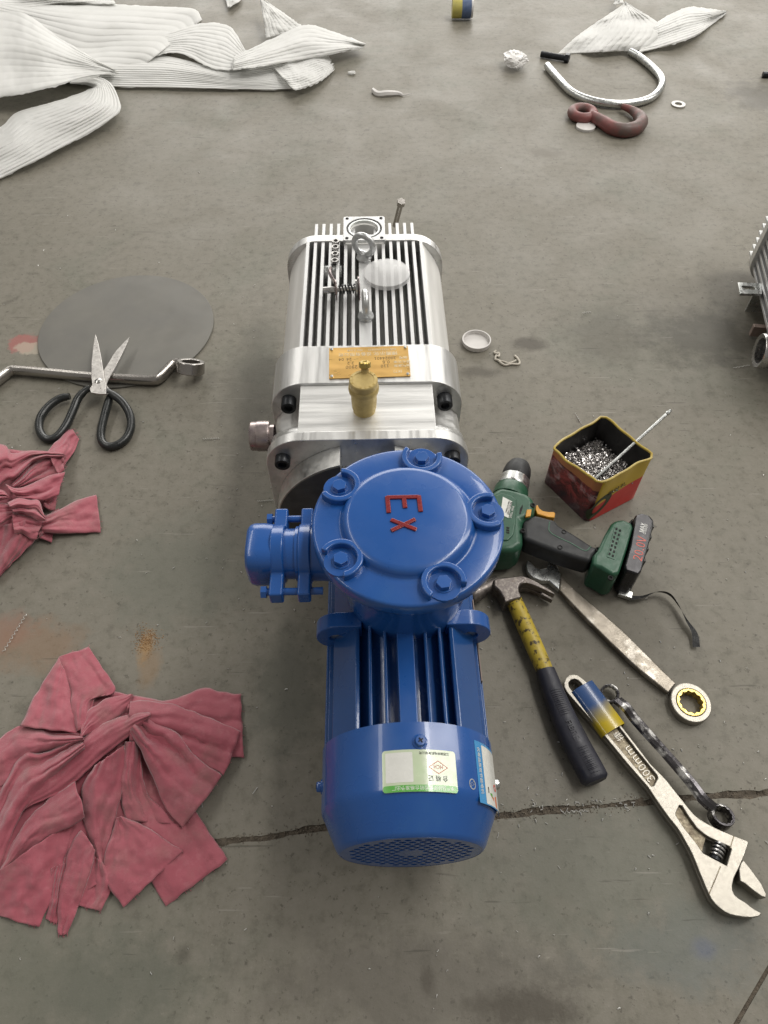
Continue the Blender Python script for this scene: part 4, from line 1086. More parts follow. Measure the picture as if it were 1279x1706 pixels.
# --- cordless drill
def drill():
    z = zm(820, 760, 4.5679)
    t = thing('cordless_drill', P(930, 900), 'dark green cordless drill lying on its side with black battery pack', 'drill')
    def L(pts, zz): return [(v.x, v.y) for v in PX([z(*q) for q in pts], zz)]
    zt = .060
    body = [(55, 235), (150, 250), (262, 288), (318, 330), (330, 385), (322, 455), (228, 498), (232, 600), (236, 690), (160, 730), (20, 740), (-70, 700), (-80, 420), (-20, 290)]
    bm = bmesh.new(); prism(bm, L(body, zt - .004), .004, zt); b = obj('housing', bm, M['drill_green'], t, bevel=.010, seg=4)
    # raised upper shell line
    bm = bmesh.new(); prism(bm, L([(70, 275), (150, 300), (185, 330), (180, 500), (160, 600), (120, 640), (20, 640), (-30, 420), (20, 300)], zt + .002), zt - .004, zt + .002); obj('shell_panel', bm, M['drill_green'], b, bevel=.002)
    # collar, clutch ring, chuck
    a, c = P(*z(150, 250), .034), P(*z(215, 36), .034); d = (c-a).normalized(); Mx = frame(a, d)
    bm = bmesh.new(); lathe(bm, [(.0262, -.022), (.0255, -.004), (.0232, .000)], Mx, 36); obj('collar', bm, M['drill_green'], t)
    bm = bmesh.new(); lathe(bm, [(.0235, .000), (.0243, .002), (.0232, .0175), (.0220, .0185)], Mx, 48, fr=lambda an, h: 1 + .012*(1 if int(an/(2*PI)*48) % 4 == 0 else 0)); obj('clutch_ring', bm, M['zinc'], t, sharp=20)
    bm = bmesh.new(); lathe(bm, [(.0212, .0185), (.0218, .021), (.0216, .031), (.0198, .042), (.0160, .0505), (.0110, .0545), (.0045, .0555)], Mx, 36, fr=lambda an, h: 1 - (.03 if (int(an/(2*PI)*36) % 6 == 0 and h < .04) else 0)); obj('chuck', bm, M['rubber'], t, sharp=30)
    bm = bmesh.new(); lathe(bm, [(.0018, .054), (.0016, .062), (.0003, .065)], Mx, 10); obj('bit', bm, M['steel'], t)
    # white rating sticker on the housing
    bm = bmesh.new(); prism(bm, L([(80, 308), (152, 345), (122, 470), (62, 440)], zt + .0026), zt + .0018, zt + .0026); st = obj('rating_sticker', bm, M['stk_white'], b)
    for (x0, y0, x1, y1, m_, sz, w_) in ((118, 440, 143, 352, 'ink', .0042, '20V LITHIUM'), (104, 424, 128, 342, 'ink', .0030, 'CORDLESS DRILL'), (134, 470, 158, 378, 'stk_white', .0046, 'DRILL MAX')):
        q0, q1 = P(*z(x0, y0), zt + .0028), P(*z(x1, y1), zt + .0028)
        text('sticker_print', w_, sz, M[m_], st, onfloor((q0 + q1)/2, q1 - q0, st), ext=.0001)
    # recess, vents, screw holes: near-black patches for their inner shade; button
    bm = bmesh.new(); prism(bm, L([(232, 365), (210, 400), (205, 440), (216, 437), (230, 400)], zt + .0004), zt - .002, zt + .0004); obj('recess', bm, M['hole'], b)
    bm = bmesh.new(); prism(bm, L([(262, 405), (300, 402), (292, 455), (252, 462)], zt + .002), zt - .002, zt + .002); obj('direction_switch', bm, M['orange'], t, bevel=.001)
    bm = bmesh.new()
    for k in range(3): prism(bm, L([(108, 535 + k*18), (130, 540 + k*18), (130, 550 + k*18), (108, 545 + k*18)], zt + .003), zt, zt + .0026)
    obj('vent_slot_shade', bm, M['hole'], b)
    # grip
    grip = [(228, 500), (318, 452), (350, 462), (478, 492), (500, 530), (620, 600), (755, 688), (822, 712), (765, 760), (745, 815), (640, 786), (500, 742), (360, 690), (236, 640)]
    bm = bmesh.new(); prism(bm, L(grip, zt - .008), .020, zt - .004); g = obj('grip', bm, M['rubber'], t, bevel=.010, seg=4)
    bm = bmesh.new()
    tube(bm, [P(*z(x, y), zt - .0045) for x, y in ((435, 500), (442, 582), (600, 665), (705, 720), (748, 690))], .0012, 6, steps=40); obj('trim_line', bm, M['drill_green'], g)
    for (x, y) in ((232, 566), (308, 370), (515, 692), (900, 925), (545, 575), (805, 708), (968, 508)):
        zz = zt - .0035 if x in (515, 545, 805) else zt + .0004
        p = P(*z(x, y), zz); bm = bmesh.new(); lathe(bm, [(.0036, -.002), (.0036, 0), (.0026, .0004), (.0022, 0), (.0022, -.0015)], Matrix.Translation(p), 16); obj('screw_hole', bm, M['hole'], t)
    trig = [(345, 365), (358, 395), (385, 415), (430, 422), (470, 422), (480, 432), (474, 468), (420, 462), (342, 440), (328, 405), (333, 375)]
    bm = bmesh.new(); prism(bm, L(trig, .050), .018, .050); obj('trigger', bm, M['orange'], t, bevel=.003, seg=3)
    # foot
    foot = [(800, 722), (850, 610), (900, 522), (930, 500), (990, 488), (1062, 520), (1068, 555), (1020, 720), (985, 830), (960, 905), (905, 915), (820, 860), (760, 840), (765, 760)]
    bm = bmesh.new(); prism(bm, L(foot, zt - .002), .003, zt + .002); f = obj('foot', bm, M['drill_green'], t, bevel=.007, seg=4)
    bm = bmesh.new()
    ol = L([(930, 535), (985, 548), (932, 788), (870, 765)], zt + .0026)
    prism(bm, ol, zt + .001, zt + .0026); obj('vent_panel', bm, M['drill_green'], f, bevel=.0005)
    bm = bmesh.new()
    for (x0, y0, x1, y1) in ((946, 552, 893, 742), (972, 565, 918, 757)):
        for k in range(7):
            x = x0 + (x1-x0)*k/6; y = y0 + (y1-y0)*k/6
            prism(bm, L([(x-7, y-9), (x+8, y-7), (x+6, y+10), (x-9, y+8)], zt + .003), zt + .001, zt + .003)
    o = obj('vent_hole_shade', bm, M['hole'], f); o['kind'] = 'stuff'  # raised blocks; their black stands for the shade inside the vents
    # battery
    bat = [(1072, 480), (1090, 450), (1130, 432), (1195, 450), (1230, 492), (1224, 540), (1190, 680), (1135, 875), (1108, 905), (1015, 872), (1008, 830), (1050, 680), (1075, 560)]
    bm = bmesh.new(); prism(bm, L(bat, zt), .001, zt + .002); ba = obj('battery', bm, M['black_plastic'], t, bevel=.004, seg=3)
    bm = bmesh.new(); prism(bm, L([(985, 560), (1075, 462), (1060, 520)], zt - .006), .01, zt - .006); obj('latch', bm, M['rubber'], ba, bevel=.003)
    lab = [(1098, 448), (1132, 437), (1185, 452), (1216, 492), (1130, 862), (1108, 890), (1026, 862), (1018, 832), (1060, 680)]
    bm = bmesh.new(); prism(bm, L(lab, zt + .0026), zt + .0015, zt + .0026); lb = obj('battery_label', bm, M['grey_label'], ba, bevel=.0006)
    q0, q1 = P(*z(1091, 815), zt + .0028), P(*z(1139, 590), zt + .0028)
    text('volt_print', '20.0V', .0165, M['ink_red'], lb, onfloor((q0+q1)/2, q1-q0, lb), ext=.0001, wide=1.02)
    q0, q1 = P(*z(1128, 590), zt + .0028), P(*z(1150, 498), zt + .0028)
    text('max_print', 'MAX', .0088, M['stk_white'], lb, onfloor((q0+q1)/2, q1-q0, lb), ext=.0001)
    q0, q1 = P(*z(1152, 605), zt + .0028), P(*z(1178, 508), zt + .0028)
    text('cell_print', 'LITHIUM', .0046, M['stk_white'], lb, onfloor((q0+q1)/2, q1-q0, lb), ext=.0001)
    # ribs along the battery's far side
    for (x, y) in ((1226, 520), (1208, 600), (1186, 690), (1162, 780)):
        p = P(*z(x, y), zt - .004); bm = bmesh.new(); box(bm, (p.x, p.y, zt/2), (.003, .006, zt - .012)); obj('side_rib', bm, M['black_plastic'], ba, bevel=.0008)
    # metal clip and wrist strap
    p = P(1041, 990, .006); bm = bmesh.new(); box(bm, (0, 0, 0), (.019, .011, .008), Matrix.Translation(p) @ Matrix.Rotation(R(-22), 4, 'Z')); obj('strap_clip', bm, M['zinc'], t, bevel=.0012)
    sp = [P(1048, 996, .006), P(1070, 994, .008), P(1095, 986, .010), P(1115, 990, .011), P(1130, 1008, .010), P(1145, 1035, .009), P(1157, 1055, .007), P(1160, 1078, .006)]
    bm = bmesh.new(); c_ = catmull(sp, 50); rows = [[], []]
    for i, p in enumerate(c_):
        tw = .3 + 1.0*math.sin(i/49*PI*1.2)
        dv = (c_[min(49, i+1)] - c_[max(0, i-1)]).normalized(); s_ = dv.cross(Vector((0, 0, 1))); w_ = s_*math.cos(tw)*.0045 + Vector((0, 0, math.sin(tw)*.0045))
        rows[0].append(p + w_); rows[1].append(p - w_)
    grid(bm, rows); bmesh.ops.solidify(bm, geom=bm.faces[:], thickness=.0012); obj('wrist_strap', bm, M['rubber'], t)
drill()

# --- tin of screws
def tin():
    cor = [V(.3068, .625), V(.2506, .709), V(.336, .762), V(.393, .675)]
    c = sum((Vector((a.x, a.y)) for a in cor), Vector((0, 0)))/4
    top = [P(997, 807, .092).xy, P(917, 745, .084).xy, P(1005, 691.5, .092).xy, P(1090, 760.5, .096).xy]
    zt = [.092, .083, .092, .096]
    t = thing('square_tin', (c.x, c.y, 0), 'open square printed tin, yellow, red and brown, full of small screws', 'tin')
    def ring(f, inset=0.0):
        """outline at height fraction f, corners rounded"""
        out = []
        n = 15
        for k in range(4):
            a = cor[k].lerp(Vector(top[k]), f) if False else Vector(cor[k]).lerp(Vector(top[k]), f)
            b = Vector(cor[(k+1) % 4]).lerp(Vector(top[(k+1) % 4]), f)
            nx = (b - a).normalized(); inw = Vector((-nx.y, nx.x))
            if (c - a).dot(inw) < 0: inw = -inw
            for i in range(n):
                s = .06 + .88*i/(n-1)
                z = (zt[k]*(1-s) + zt[(k+1) % 4]*s)*f
                wv = .0012*f**2*math.sin(s*8 + k*1.7) + .0007*f**3*math.sin(s*17 + k)
                p = a.lerp(b, s) + inw*(inset + wv + .002*math.sin(PI*s)*math.sin(PI*f))
                if i in (0, n-1): p = p + inw*.0004
                out.append(Vector((p.x, p.y, z + (.0009*math.sin(s*7 + k*2.1)*math.sin(PI*s) if f > .95 else 0))))
        return out
    bm = bmesh.new(); levels = [ring(f) for f in (0.01, .03, .25, .5, .72, .78, .80, .9, .97, 1.0)]
    vs_ = [[bm.verts.new(p) for p in L] for L in levels]
    for a, b in zip(vs_, vs_[1:]):
        m = len(a)
        for i in range(m): bm.faces.new((a[i], a[(i+1) % m], b[(i+1) % m], b[i]))
    bm.faces.new(vs_[0])
    obj('tin_wall', bm, M['tin'], t, sharp=45)
    bm = bmesh.new(); levels = [ring(f, .0013) for f in (0.02, .3, .6, .9, 1.0)]
    vs_ = [[bm.verts.new(p) for p in L] for L in levels]
    for a, b in zip(vs_, vs_[1:]):
        m = len(a)
        for i in range(m): bm.faces.new((a[i], a[(i+1) % m], b[(i+1) % m], b[i]))
    obj('tin_lining', bm, M['tin_in'], t, sharp=45)
    bm = bmesh.new(); tube(bm, [p + Vector((0, 0, .0002)) for p in ring(1.0, .0006)], .0019, 8, closed=True, steps=0); obj('rolled_rim', bm, M['tin_rim'], t)
    # green ring printed round the near corner
    def on_face(k, s, h, off=-.0006):
        f = h/.092
        a = Vector(cor[k]).lerp(Vector(top[k]), f); b = Vector(cor[(k+1) % 4]).lerp(Vector(top[(k+1) % 4]), f)
        nx = (b-a).normalized(); inw = Vector((-nx.y, nx.x))
        if (c - a).dot(inw) < 0: inw = -inw
        p = a.lerp(b, s) + inw*(off + .002*math.sin(PI*s)*math.sin(PI*f)); return Vector((p.x, p.y, h))
    bm = bmesh.new(); ra, rb = [], []
    for i in range(33):
        an = 2*PI*i/32
        for lst, q in ((ra, 1.0), (rb, .55)):
            u = .165 + .225*q*math.cos(an); h = .031 + .0195*q*math.sin(an) + (u-.165)*.045
            lst.append(on_face(3, 1-u, h) if u > 0 else on_face(0, -u, h))
    grid(bm, [ra, rb]); obj('printed_ring', bm, pmat('dark_green_print', (.022, .035, .012, 1), (.03, .045, .016, 1), 60, rough=.4), t)
    # printed word on the right-hand face
    a, b = on_face(3, .72, .052, -.0009), on_face(3, .38, .058, -.0009)
    x = (b - a).normalized(); y = (Vector((0, 0, 1)) - x*x.z).normalized(); zz = x.cross(y)
    Mx = Matrix((x, y, zz)).transposed().to_4x4(); Mx.translation = (a + b)/2 - origin(t)
    text('printed_word', '茶叶礼', .012, pmat('dark_olive_print', (.05, .045, .01, 1), (.06, .05, .015, 1), 60, rough=.4), t, Mx, ext=.0001)
    # screws: a shallow mound of them
    bm = bmesh.new()
    e1 = (Vector(cor[1]) - Vector(cor[0])); e2 = (Vector(cor[3]) - Vector(cor[0]))
    mb = []
    for i in range(18):
        row = []
        for j in range(18):
            u, v = .03 + .94*i/17, .03 + .94*j/17
            q = Vector(cor[0]) + e1*u + e2*v
            row.append((q.x, q.y, mound(u, v) - .002))
        mb.append(row)
    grid(bm, mb)
    # mound surface under the screws keeps the gaps dark
    mo = obj('screw_bed', bm, M['tin_in'], t)
    bm = bmesh.new()
    for _ in range(1700):
        u, v = random.uniform(.05, .95), random.uniform(.05, .95)
        q = Vector(cor[0]) + e1*u + e2*v; p = Vector((q.x, q.y, mound(u, v) + random.uniform(-.001, .002)))
        d = Vector((random.uniform(-1, 1), random.uniform(-1, 1), random.uniform(-.5, .7))).normalized()
        Mx = frame(p, d); l = random.uniform(.004, .0062)
        lathe(bm, [(.0008, -l/2), (.0008, l/2), (.0019, l/2), (.0017, l/2 + .0012)], Mx, 6)
    s = obj('small_screws', bm, M['screw'], None, sharp=30); s['kind'] = 'stuff'
    tag(s, 'heap of small bright steel screws inside the square printed tin', 'screws')
    # rod leaning out of the tin
    p0 = P(990, 799, .060); p1 = P(1064, 732, .0965); q = p0 + (p1-p0)*1.62
    tr = thing('steel_rod', (p0.x, p0.y, .05), 'thin bright steel rod leaning out of the tin of screws', 'rod')
    bm = bmesh.new(); tube(bm, [p0, q], .0026, 8, steps=8, cap=True); obj('shaft', bm, M['zinc'], tr, sharp=30)
    bm = bmesh.new(); d = (q-p0).normalized(); lathe(bm, [(.0026, 0), (.0036, .001), (.0036, .004), (.0022, .0055), (.0022, .009)], frame(q, d), 12); obj('tip', bm, M['zinc'], tr)
def mound(u, v): return .046 + .017*math.exp(-((u-.45)**2 + (v-.40)**2)/.10) + .002*math.sin(u*9)*math.sin(v*8)
tin()

# ------------------------------------------------------------------ cloth and sheets
def strip(bm, A_, B_, z0, z1, bulge, n=40, m=30, folds=1.5, famp=.004, seed=0, zfn=None, lift=0.0, edge=.0, tipdrop=True):
    """one lying flap between the photo curves A and B (root to tip), with a swell and running folds"""
    ca = catmull([Vector((a[0], a[1], 0)) for a in A_], n); cb = catmull([Vector((b[0], b[1], 0)) for b in B_], n)
    rows = []
    for i in range(n):
        t = i/(n-1); row = []
        for j in range(m):
            s = j/(m-1)
            q = ca[i].lerp(cb[i], s)
            q = q + Vector((noise.noise(Vector((q.x*.05, q.y*.05, 3))), noise.noise(Vector((q.x*.05, q.y*.05, 8))), 0))*2.4
            z = z0 + (z1 - z0)*(t**.8 if tipdrop else t)
            env = math.sin(PI*s)**.6
            z += bulge*env*(1 - .65*t)
            ph = folds*PI*s + seed*1.7 + t*.9 + .8*noise.noise(Vector((s*2, t*2, seed + 20)))
            z += famp*1.5*env*(1.6*abs(math.sin(ph))**.75 - .9)*(1 - .45*t)
            z += famp*.6*env*(1.6*abs(math.sin(ph*2.3 + 1 + t*1.3))**.8 - .9)*(1 - .7*t)
            z += .0030*noise.noise(Vector((q.x*.028 + seed, q.y*.028, seed*2.3)))
            z += .0036*(1 - .5*t)*(abs(noise.noise(Vector((s*4.5 + seed, t*1.7, seed)))) - .25) + .0016*noise.noise(Vector((q.x*.075, q.y*.075, seed)))
            if zfn: z = zfn(s, t, z)
            z = max(.0012, z)
            row.append(P(q.x, q.y, z))
        rows.append(row)
    grid(bm, rows)
def cloth(name, strips, conv, label, mat, cat, thick=.0011):
    bm = bmesh.new()
    for k, st in enumerate(strips):
        A_, B_, z0, z1, bulge = st[:5]; kw = st[5] if len(st) > 5 else {}
        kw.setdefault('seed', k + 1)
        strip(bm, [conv(*q) for q in A_], [conv(*q) for q in B_], z0, z1, bulge, **kw)
    o = obj(name, bm, mat, None, sharp=80)
    sol = o.modifiers.new('thickness', 'SOLIDIFY'); sol.thickness = thick; sol.offset = -1
    # frayed threads at the torn ends
    tb_ = bmesh.new()
    for st in strips[1:]:
        a, b = Vector(conv(*st[0][-1])), Vector(conv(*st[1][-1])); dr = (a - Vector(conv(*st[0][-2]))).normalized()
        for _ in range(7):
            p = a.lerp(b, random.random()); ln = random.uniform(1.5, 5.0); k = random.uniform(-1.5, 1.5)
            q = p + dr*ln + Vector((k, random.uniform(-1, 1))); h = st[3]
            tube(tb_, [P(*(p - dr*2), max(.0025, h + .001)), P(*(p + dr*ln*.5), max(.002, h)), P(*q, max(.0012, h*.6))], .00028, 4, steps=6)
    th = obj('threads', tb_, mat, o, sharp=80); th['kind'] = 'stuff'
    return tag(o, label, cat)
rz = zm(0, 1060, 2.974)
flaps = [
    # the crumpled bed that shows between the flaps
    ([(110, 440), (60, 470), (-20, 560), (-70, 760), (-60, 1000), (0, 1180), (100, 1290)], [(560, 270), (900, 380), (1095, 640), (920, 900), (760, 1010), (560, 1170), (420, 1270)], .006, .004, .006, dict(folds=3, famp=.002, n=40, m=30, tipdrop=False)),
    # lowest layer
    ([(-30, 1180), (-20, 1240), (-15, 1330), (-10, 1385)], [(370, 900), (330, 1080), (260, 1290), (190, 1442)], .014, .002, .006, dict(folds=1, famp=.003)),
    ([(250, 1150), (240, 1280), (228, 1400)], [(330, 1120), (310, 1280), (282, 1425)], .010, .002, .003),
    ([(400, 1040), (395, 1200), (388, 1335)], [(540, 1150), (560, 1230), (500, 1362)], .010, .002, .003),
    ([(420, 560), (560, 820), (700, 1130), (822, 1338)], [(700, 470), (900, 760), (1010, 930), (1128, 1108)], .013, .002, .004, dict(folds=1.6, famp=.004)),
    ([(640, 290), (820, 316), (900, 296), (1000, 256), (1100, 275), (1192, 285)], [(600, 480), (840, 560), (1000, 600), (1100, 605), (1160, 598), (1208, 605)], .014, .003, .008, dict(folds=1.2, famp=.004)),
    ([(100, 445), (150, 330), (210, 230), (287, 108)], [(400, 480), (385, 380), (360, 280), (330, 175)], .020, .008, .008, dict(folds=.8, famp=.004)),
    ([(380, 470), (350, 350), (345, 250), (288, 120), (300, 100)], [(450, 430), (460, 350), (480, 300), (572, 262), (440, 52)], .022, .008, .007, dict(folds=.7, famp=.003, n=34)),
    # left fan
    ([(400, 480), (260, 478), (170, 460), (85, 448), (-20, 520), (-60, 560)], [(420, 520), (260, 560), (190, 590), (120, 640), (40, 720), (-60, 780)], .026, .006, .010, dict(folds=1.0, famp=.006)),
    ([(400, 490), (300, 540), (200, 580), (120, 572), (40, 690), (-40, 860)], [(420, 560), (330, 640), (230, 730), (130, 850), (70, 950), (-20, 1180)], .030, .006, .010, dict(folds=1.3, famp=.007)),
    ([(370, 720), (250, 800), (140, 900), (70, 1010), (-5, 1165)], [(420, 900), (340, 950), (250, 985), (150, 1060), (20, 1160)], .026, .005, .008, dict(folds=.8, famp=.004)),
    ([(400, 960), (345, 1040), (320, 1150), (285, 1300), (288, 1482)], [(470, 1060), (455, 1130), (430, 1220), (385, 1350), (335, 1475)], .018, .002, .007, dict(folds=.5, famp=.002)),
    # right side
    ([(640, 320), (740, 320), (850, 335), (960, 372), (1080, 420), (1192, 470)], [(640, 520), (760, 540), (900, 590), (1000, 640), (1060, 665), (1108, 692)], .030, .010, .009, dict(folds=1.4, famp=.004)),
    ([(700, 400), (800, 440), (880, 480), (960, 580), (1030, 640), (1102, 692)], [(640, 470), (720, 620), (770, 740), (800, 810), (840, 880), (905, 947)], .037, .013, .010, dict(folds=1.1, famp=.007)),
    ([(620, 520), (585, 660), (590, 790), (610, 860), (630, 915)], [(690, 520), (700, 640), (730, 780), (800, 850), (870, 930)], .026, .010, .007, dict(folds=.9, famp=.006)),
    ([(575, 900), (545, 1000), (515, 1100), (520, 1210), (612, 1342)], [(600, 890), (680, 920), (760, 970), (840, 1020), (906, 1062)], .022, .007, .006, dict(folds=.7, famp=.003)),
    # upper layer
    ([(470, 640), (410, 740), (405, 850), (430, 980), (512, 1188)], [(620, 540), (622, 640), (600, 780), (560, 940), (518, 1192)], .030, .005, .010, dict(folds=.8, famp=.004)),
    ([(400, 490), (405, 430), (440, 370), (520, 312), (650, 285)], [(405, 500), (470, 470), (540, 440), (610, 380), (655, 300)], .030, .022, .008, dict(folds=.6, famp=.002)),
    ([(742, 372), (640, 385), (540, 418), (440, 478), (340, 560), (220, 660), (110, 770), (62, 890)], [(742, 400), (690, 450), (620, 510), (520, 590), (420, 680), (300, 780), (190, 822), (82, 880)], .040, .012, .009, dict(folds=.5, famp=.002, n=34)),
]
cloth('cleaning_rag', flaps, rz, 'larger pink-red cotton rag spread in folds on floor at lower left', M['rag'], 'rag')
r2 = zm(0, 700, 6.561)
flaps2 = [
    ([(-80, 300), (-80, 700), (-80, 1100), (-80, 1500)], [(560, 360), (640, 640), (480, 980), (200, 1420)], .008, .006, .008, dict(folds=3, famp=.002, n=34, m=26, tipdrop=False)),
    ([(520, 330), (640, 200), (720, 120), (790, 92)], [(640, 620), (720, 480), (800, 350), (872, 200)], .018, .004, .008, dict(folds=.8, famp=.003)),
    ([(420, 1240), (500, 1100), (560, 1010), (640, 960)], [(430, 1290), (470, 1300), (520, 1320), (560, 1335)], .01, .002, .003),
    ([(480, 1050), (620, 980), (840, 880), (1045, 815)], [(450, 1230), (640, 1245), (860, 1235), (1105, 1225)], .014, .003, .006, dict(folds=1.3, famp=.003)),
    ([(-60, 1180), (-60, 1400), (-60, 1600), (-60, 1780)], [(460, 1050), (380, 1310), (220, 1480), (0, 1690)], .020, .003, .012, dict(folds=1.4, famp=.006)),
    ([(-80, 260), (60, 270), (110, 360), (300, 335), (520, 332), (690, 370)], [(-80, 800), (60, 660), (150, 640), (300, 520), (420, 430), (690, 400)], .030, .022, .014, dict(folds=1.2, famp=.006, n=30)),
    ([(120, 740), (200, 640), (300, 520), (420, 430), (600, 380), (700, 380)], [(200, 740), (320, 690), (440, 650), (560, 610), (640, 580), (700, 540)], .020, .018, .002, dict(folds=1.6, famp=.005)),
    ([(60, 700), (180, 750), (320, 700), (500, 620), (700, 560)], [(180, 850), (300, 860), (400, 880), (520, 870), (640, 820)], .032, .022, .010, dict(folds=.9, famp=.004)),
    ([(520, 800), (600, 740), (650, 700)], [(470, 930), (540, 985), (600, 980)], .018, .005, .006),
    ([(-60, 900), (60, 910), (150, 930), (200, 960)], [(-60, 1180), (40, 1120), (120, 1080), (180, 1010)], .034, .030, .010, dict(folds=1.0, famp=.004)),
    ([(80, 900), (200, 850), (320, 870), (420, 880), (490, 1040)], [(150, 1000), (240, 1010), (330, 1060), (400, 1090), (500, 1100)], .042, .030, .012, dict(folds=1.6, famp=.005)),
    ([(140, 990), (230, 1030), (340, 1060), (490, 1080)], [(150, 1240), (240, 1240), (320, 1290), (390, 1310)], .034, .022, .010, dict(folds=.9, famp=.005)),
    ([(-60, 760), (10, 760), (60, 780), (100, 830)], [(-60, 890), (0, 890), (60, 870), (100, 850)], .040, .036, .010),
]
cloth('cleaning_rag', flaps2, r2, 'smaller knotted pink-red cotton rag at the left edge below the scissors', M['rag'], 'rag')

def foam(name, A_, B_, z0, z1, bulge, label, ribs=9, amp=.004, conv=None, n=80, m=120, wig=.0, zfn=None, thick=.0014, ragged=.012, seed=0, group=None):
    """corrugated packing foam: ribs run from root to tip"""
    conv = conv or (lambda x, y: (x, y))
    ca = catmull([Vector((*conv(*a), 0)) for a in A_], n); cb = catmull([Vector((*conv(*b), 0)) for b in B_], n)
    bm = bmesh.new(); rows = []
    for i in range(n):
        t = i/(n-1); row = []
        for j in range(m):
            s = j/(m-1)
            tt = min(1, max(0, t))
            q = ca[i].lerp(cb[i], s)
            if i >= n-2:                                  # torn end
                dq = (ca[n-1].lerp(cb[n-1], s) - ca[n-4].lerp(cb[n-4], s)).normalized()
                q = q + dq*((5.0*noise.noise(Vector((s*9, seed, 0))) + 3.5*noise.noise(Vector((s*31, seed, 4))))*(1 if i == n-1 else .5))
            if j in (0, m-1) and 2 < i < n-2:             # ragged long edges
                q = q + (ca[i] - cb[i]).normalized()*(1.6*noise.noise(Vector((t*17, seed, 1 + j))) + 1.0*noise.noise(Vector((t*45, seed, 1 + j))))*(1 if j == 0 else -1)
            z = .72*(z0 + (z1-z0)*t) + .6*bulge*math.sin(PI*s)**.7*math.sin(PI*min(1, t*.9 + .1))
            z += 0.32*amp*abs(math.sin(s*ribs*1.35*PI + 1.1*noise.noise(Vector((t*3, s*3, seed)))))**.6
            z += .0016*noise.noise(Vector((t*9, s*5, seed))) + .0007*noise.noise(Vector((t*24, s*12, seed)))
            z += .018*bulge/.03*noise.noise(Vector((t*3, s*2.5, seed))) if bulge else 0
            if zfn: z = zfn(s, t, z)
            row.append(P(q.x, q.y, max(.002, z)))
        rows.append(row)
    grid(bm, rows)
    o = obj(name, bm, M['foam'], None, sharp=80)
    sol = o.modifiers.new('thickness', 'SOLIDIFY'); sol.thickness = thick; sol.offset = -1
    return tag(o, label, 'foam sheet', group or 'packing foam sheets on the floor')
fz = zm(0, 0, 2.063)
foam('foam_sheet', [(1015, 305), (900, 308), (600, 302), (330, 295), (120, 260), (-100, 200)], [(930, 215), (780, 240), (560, 190), (300, 180), (60, 120), (-100, 80)], .01, .012, .012,
     'long low ribbed foam strip running under the crossed foam pieces', 11, .006, fz, seed=1)
foam('foam_sheet', [(694, 66), (664, 30), (540, 22), (380, 14), (160, 14), (-120, -30)], [(440, 265), (380, 262), (300, 258), (180, 268), (60, 150), (-120, 60)], .012, .03, .03,
     'widest white foam sheet lying across the upper left corner', 9, .006, fz, seed=2)
foam('foam_sheet', [(460, 150), (580, 112), (690, 80), (775, 84), (808, 112), (850, 185)], [(460, 215), (580, 182), (650, 195), (710, 228), (770, 241), (845, 234)], .016, .026, .006,
     'small curled foam piece between the wide sheet and the crossed end', 8, .005, fz, seed=3)
foam('foam_sheet', [(915, 132), (905, 60), (893, -5)], [(1045, 95), (980, 50), (905, -3)], .03, .075, .01,
     'upright pointed white foam flap standing at the crossed end', 6, .004, fz, seed=4)
foam('foam_sheet', [(800, 196), (850, 172), (940, 130), (1050, 85), (1150, 110), (1252, 148)], [(800, 240), (940, 222), (1040, 205), (1120, 192), (1190, 175), (1245, 165)], .045, .03, .02,
     'pointed foam strip with ragged tip crossing over the others', 6, .005, fz, seed=5)
foam('foam_sheet', [(935, 225), (990, 215), (1060, 195), (1130, 192)], [(1000, 300), (1020, 308), (1090, 285), (1148, 240)], .03, .012, .012,
     'short rounded foam end hanging below the crossing strip', 9, .005, fz, seed=6)
foam('foam_sheet', [(-80, 10), (40, 20), (150, 85), (270, 170), (390, 240)], [(-80, 345), (60, 325), (180, 300), (300, 265), (395, 252)], .05, .035, .03,
     'foam sheet sweeping to a point above the curled strip', 9, .005, fz, seed=7)
def curl(s, t, z): return z
foam('foam_sheet', [(240, 282), (320, 262), (378, 285), (412, 350), (400, 395), (310, 455), (180, 525), (-30, 630)], [(240, 286), (290, 290), (318, 300), (300, 310), (200, 345), (60, 385), (10, 430), (-60, 470)], .055, .006, .022,
     'foam strip folded back on itself, nearest of the white sheets', 10, .006, fz, n=90, seed=8)
foam('foam_sheet', [(-60, -60), (40, -50), (190, -40), (380, -30)], [(-60, 30), (60, 44), (200, 20), (395, 12)], .03, .02, .03,
     'foam sheet at the top left edge behind the wide sheet', 7, .005, fz, seed=9)
f2 = zm(800, 0, 2.670)
foam('foam_sheet', [(345, 238), (420, 168), (500, 110), (590, 50), (640, 15)], [(740, 224), (770, 186), (800, 150), (790, 100), (650, 12)], .008, .03, .035,
     'white foam sheet with a peaked corner beside the U-shaped bolt', 9, .007, f2, seed=10)
foam('foam_sheet', [(790, 95), (850, 60), (930, 30), (1000, 36), (1092, 48)], [(700, 236), (830, 205), (950, 165), (1030, 110), (1090, 62)], .012, .008, .025,
     'smaller white foam sheet pointing right, beyond the U-shaped bolt', 9, .006, f2, seed=11)
foam('foam_scrap', [(590, 20), (600, -10), (612, -30)], [(640, 15), (635, -5), (628, -30)], .03, .04, .006, 'little torn white foam tip at the top edge above the peaked sheet', 3, .003, f2, n=14, m=14, seed=12, group='white scraps on the floor')
foam('foam_scrap', [(372, -12), (376, 2), (378, 10)], [(402, -12), (400, 0), (384, 12)], .01, .02, .008, 'small white foam scrap at the top edge left of the labelled roll', 3, .003, n=14, m=14, seed=13, group='white scraps on the floor')

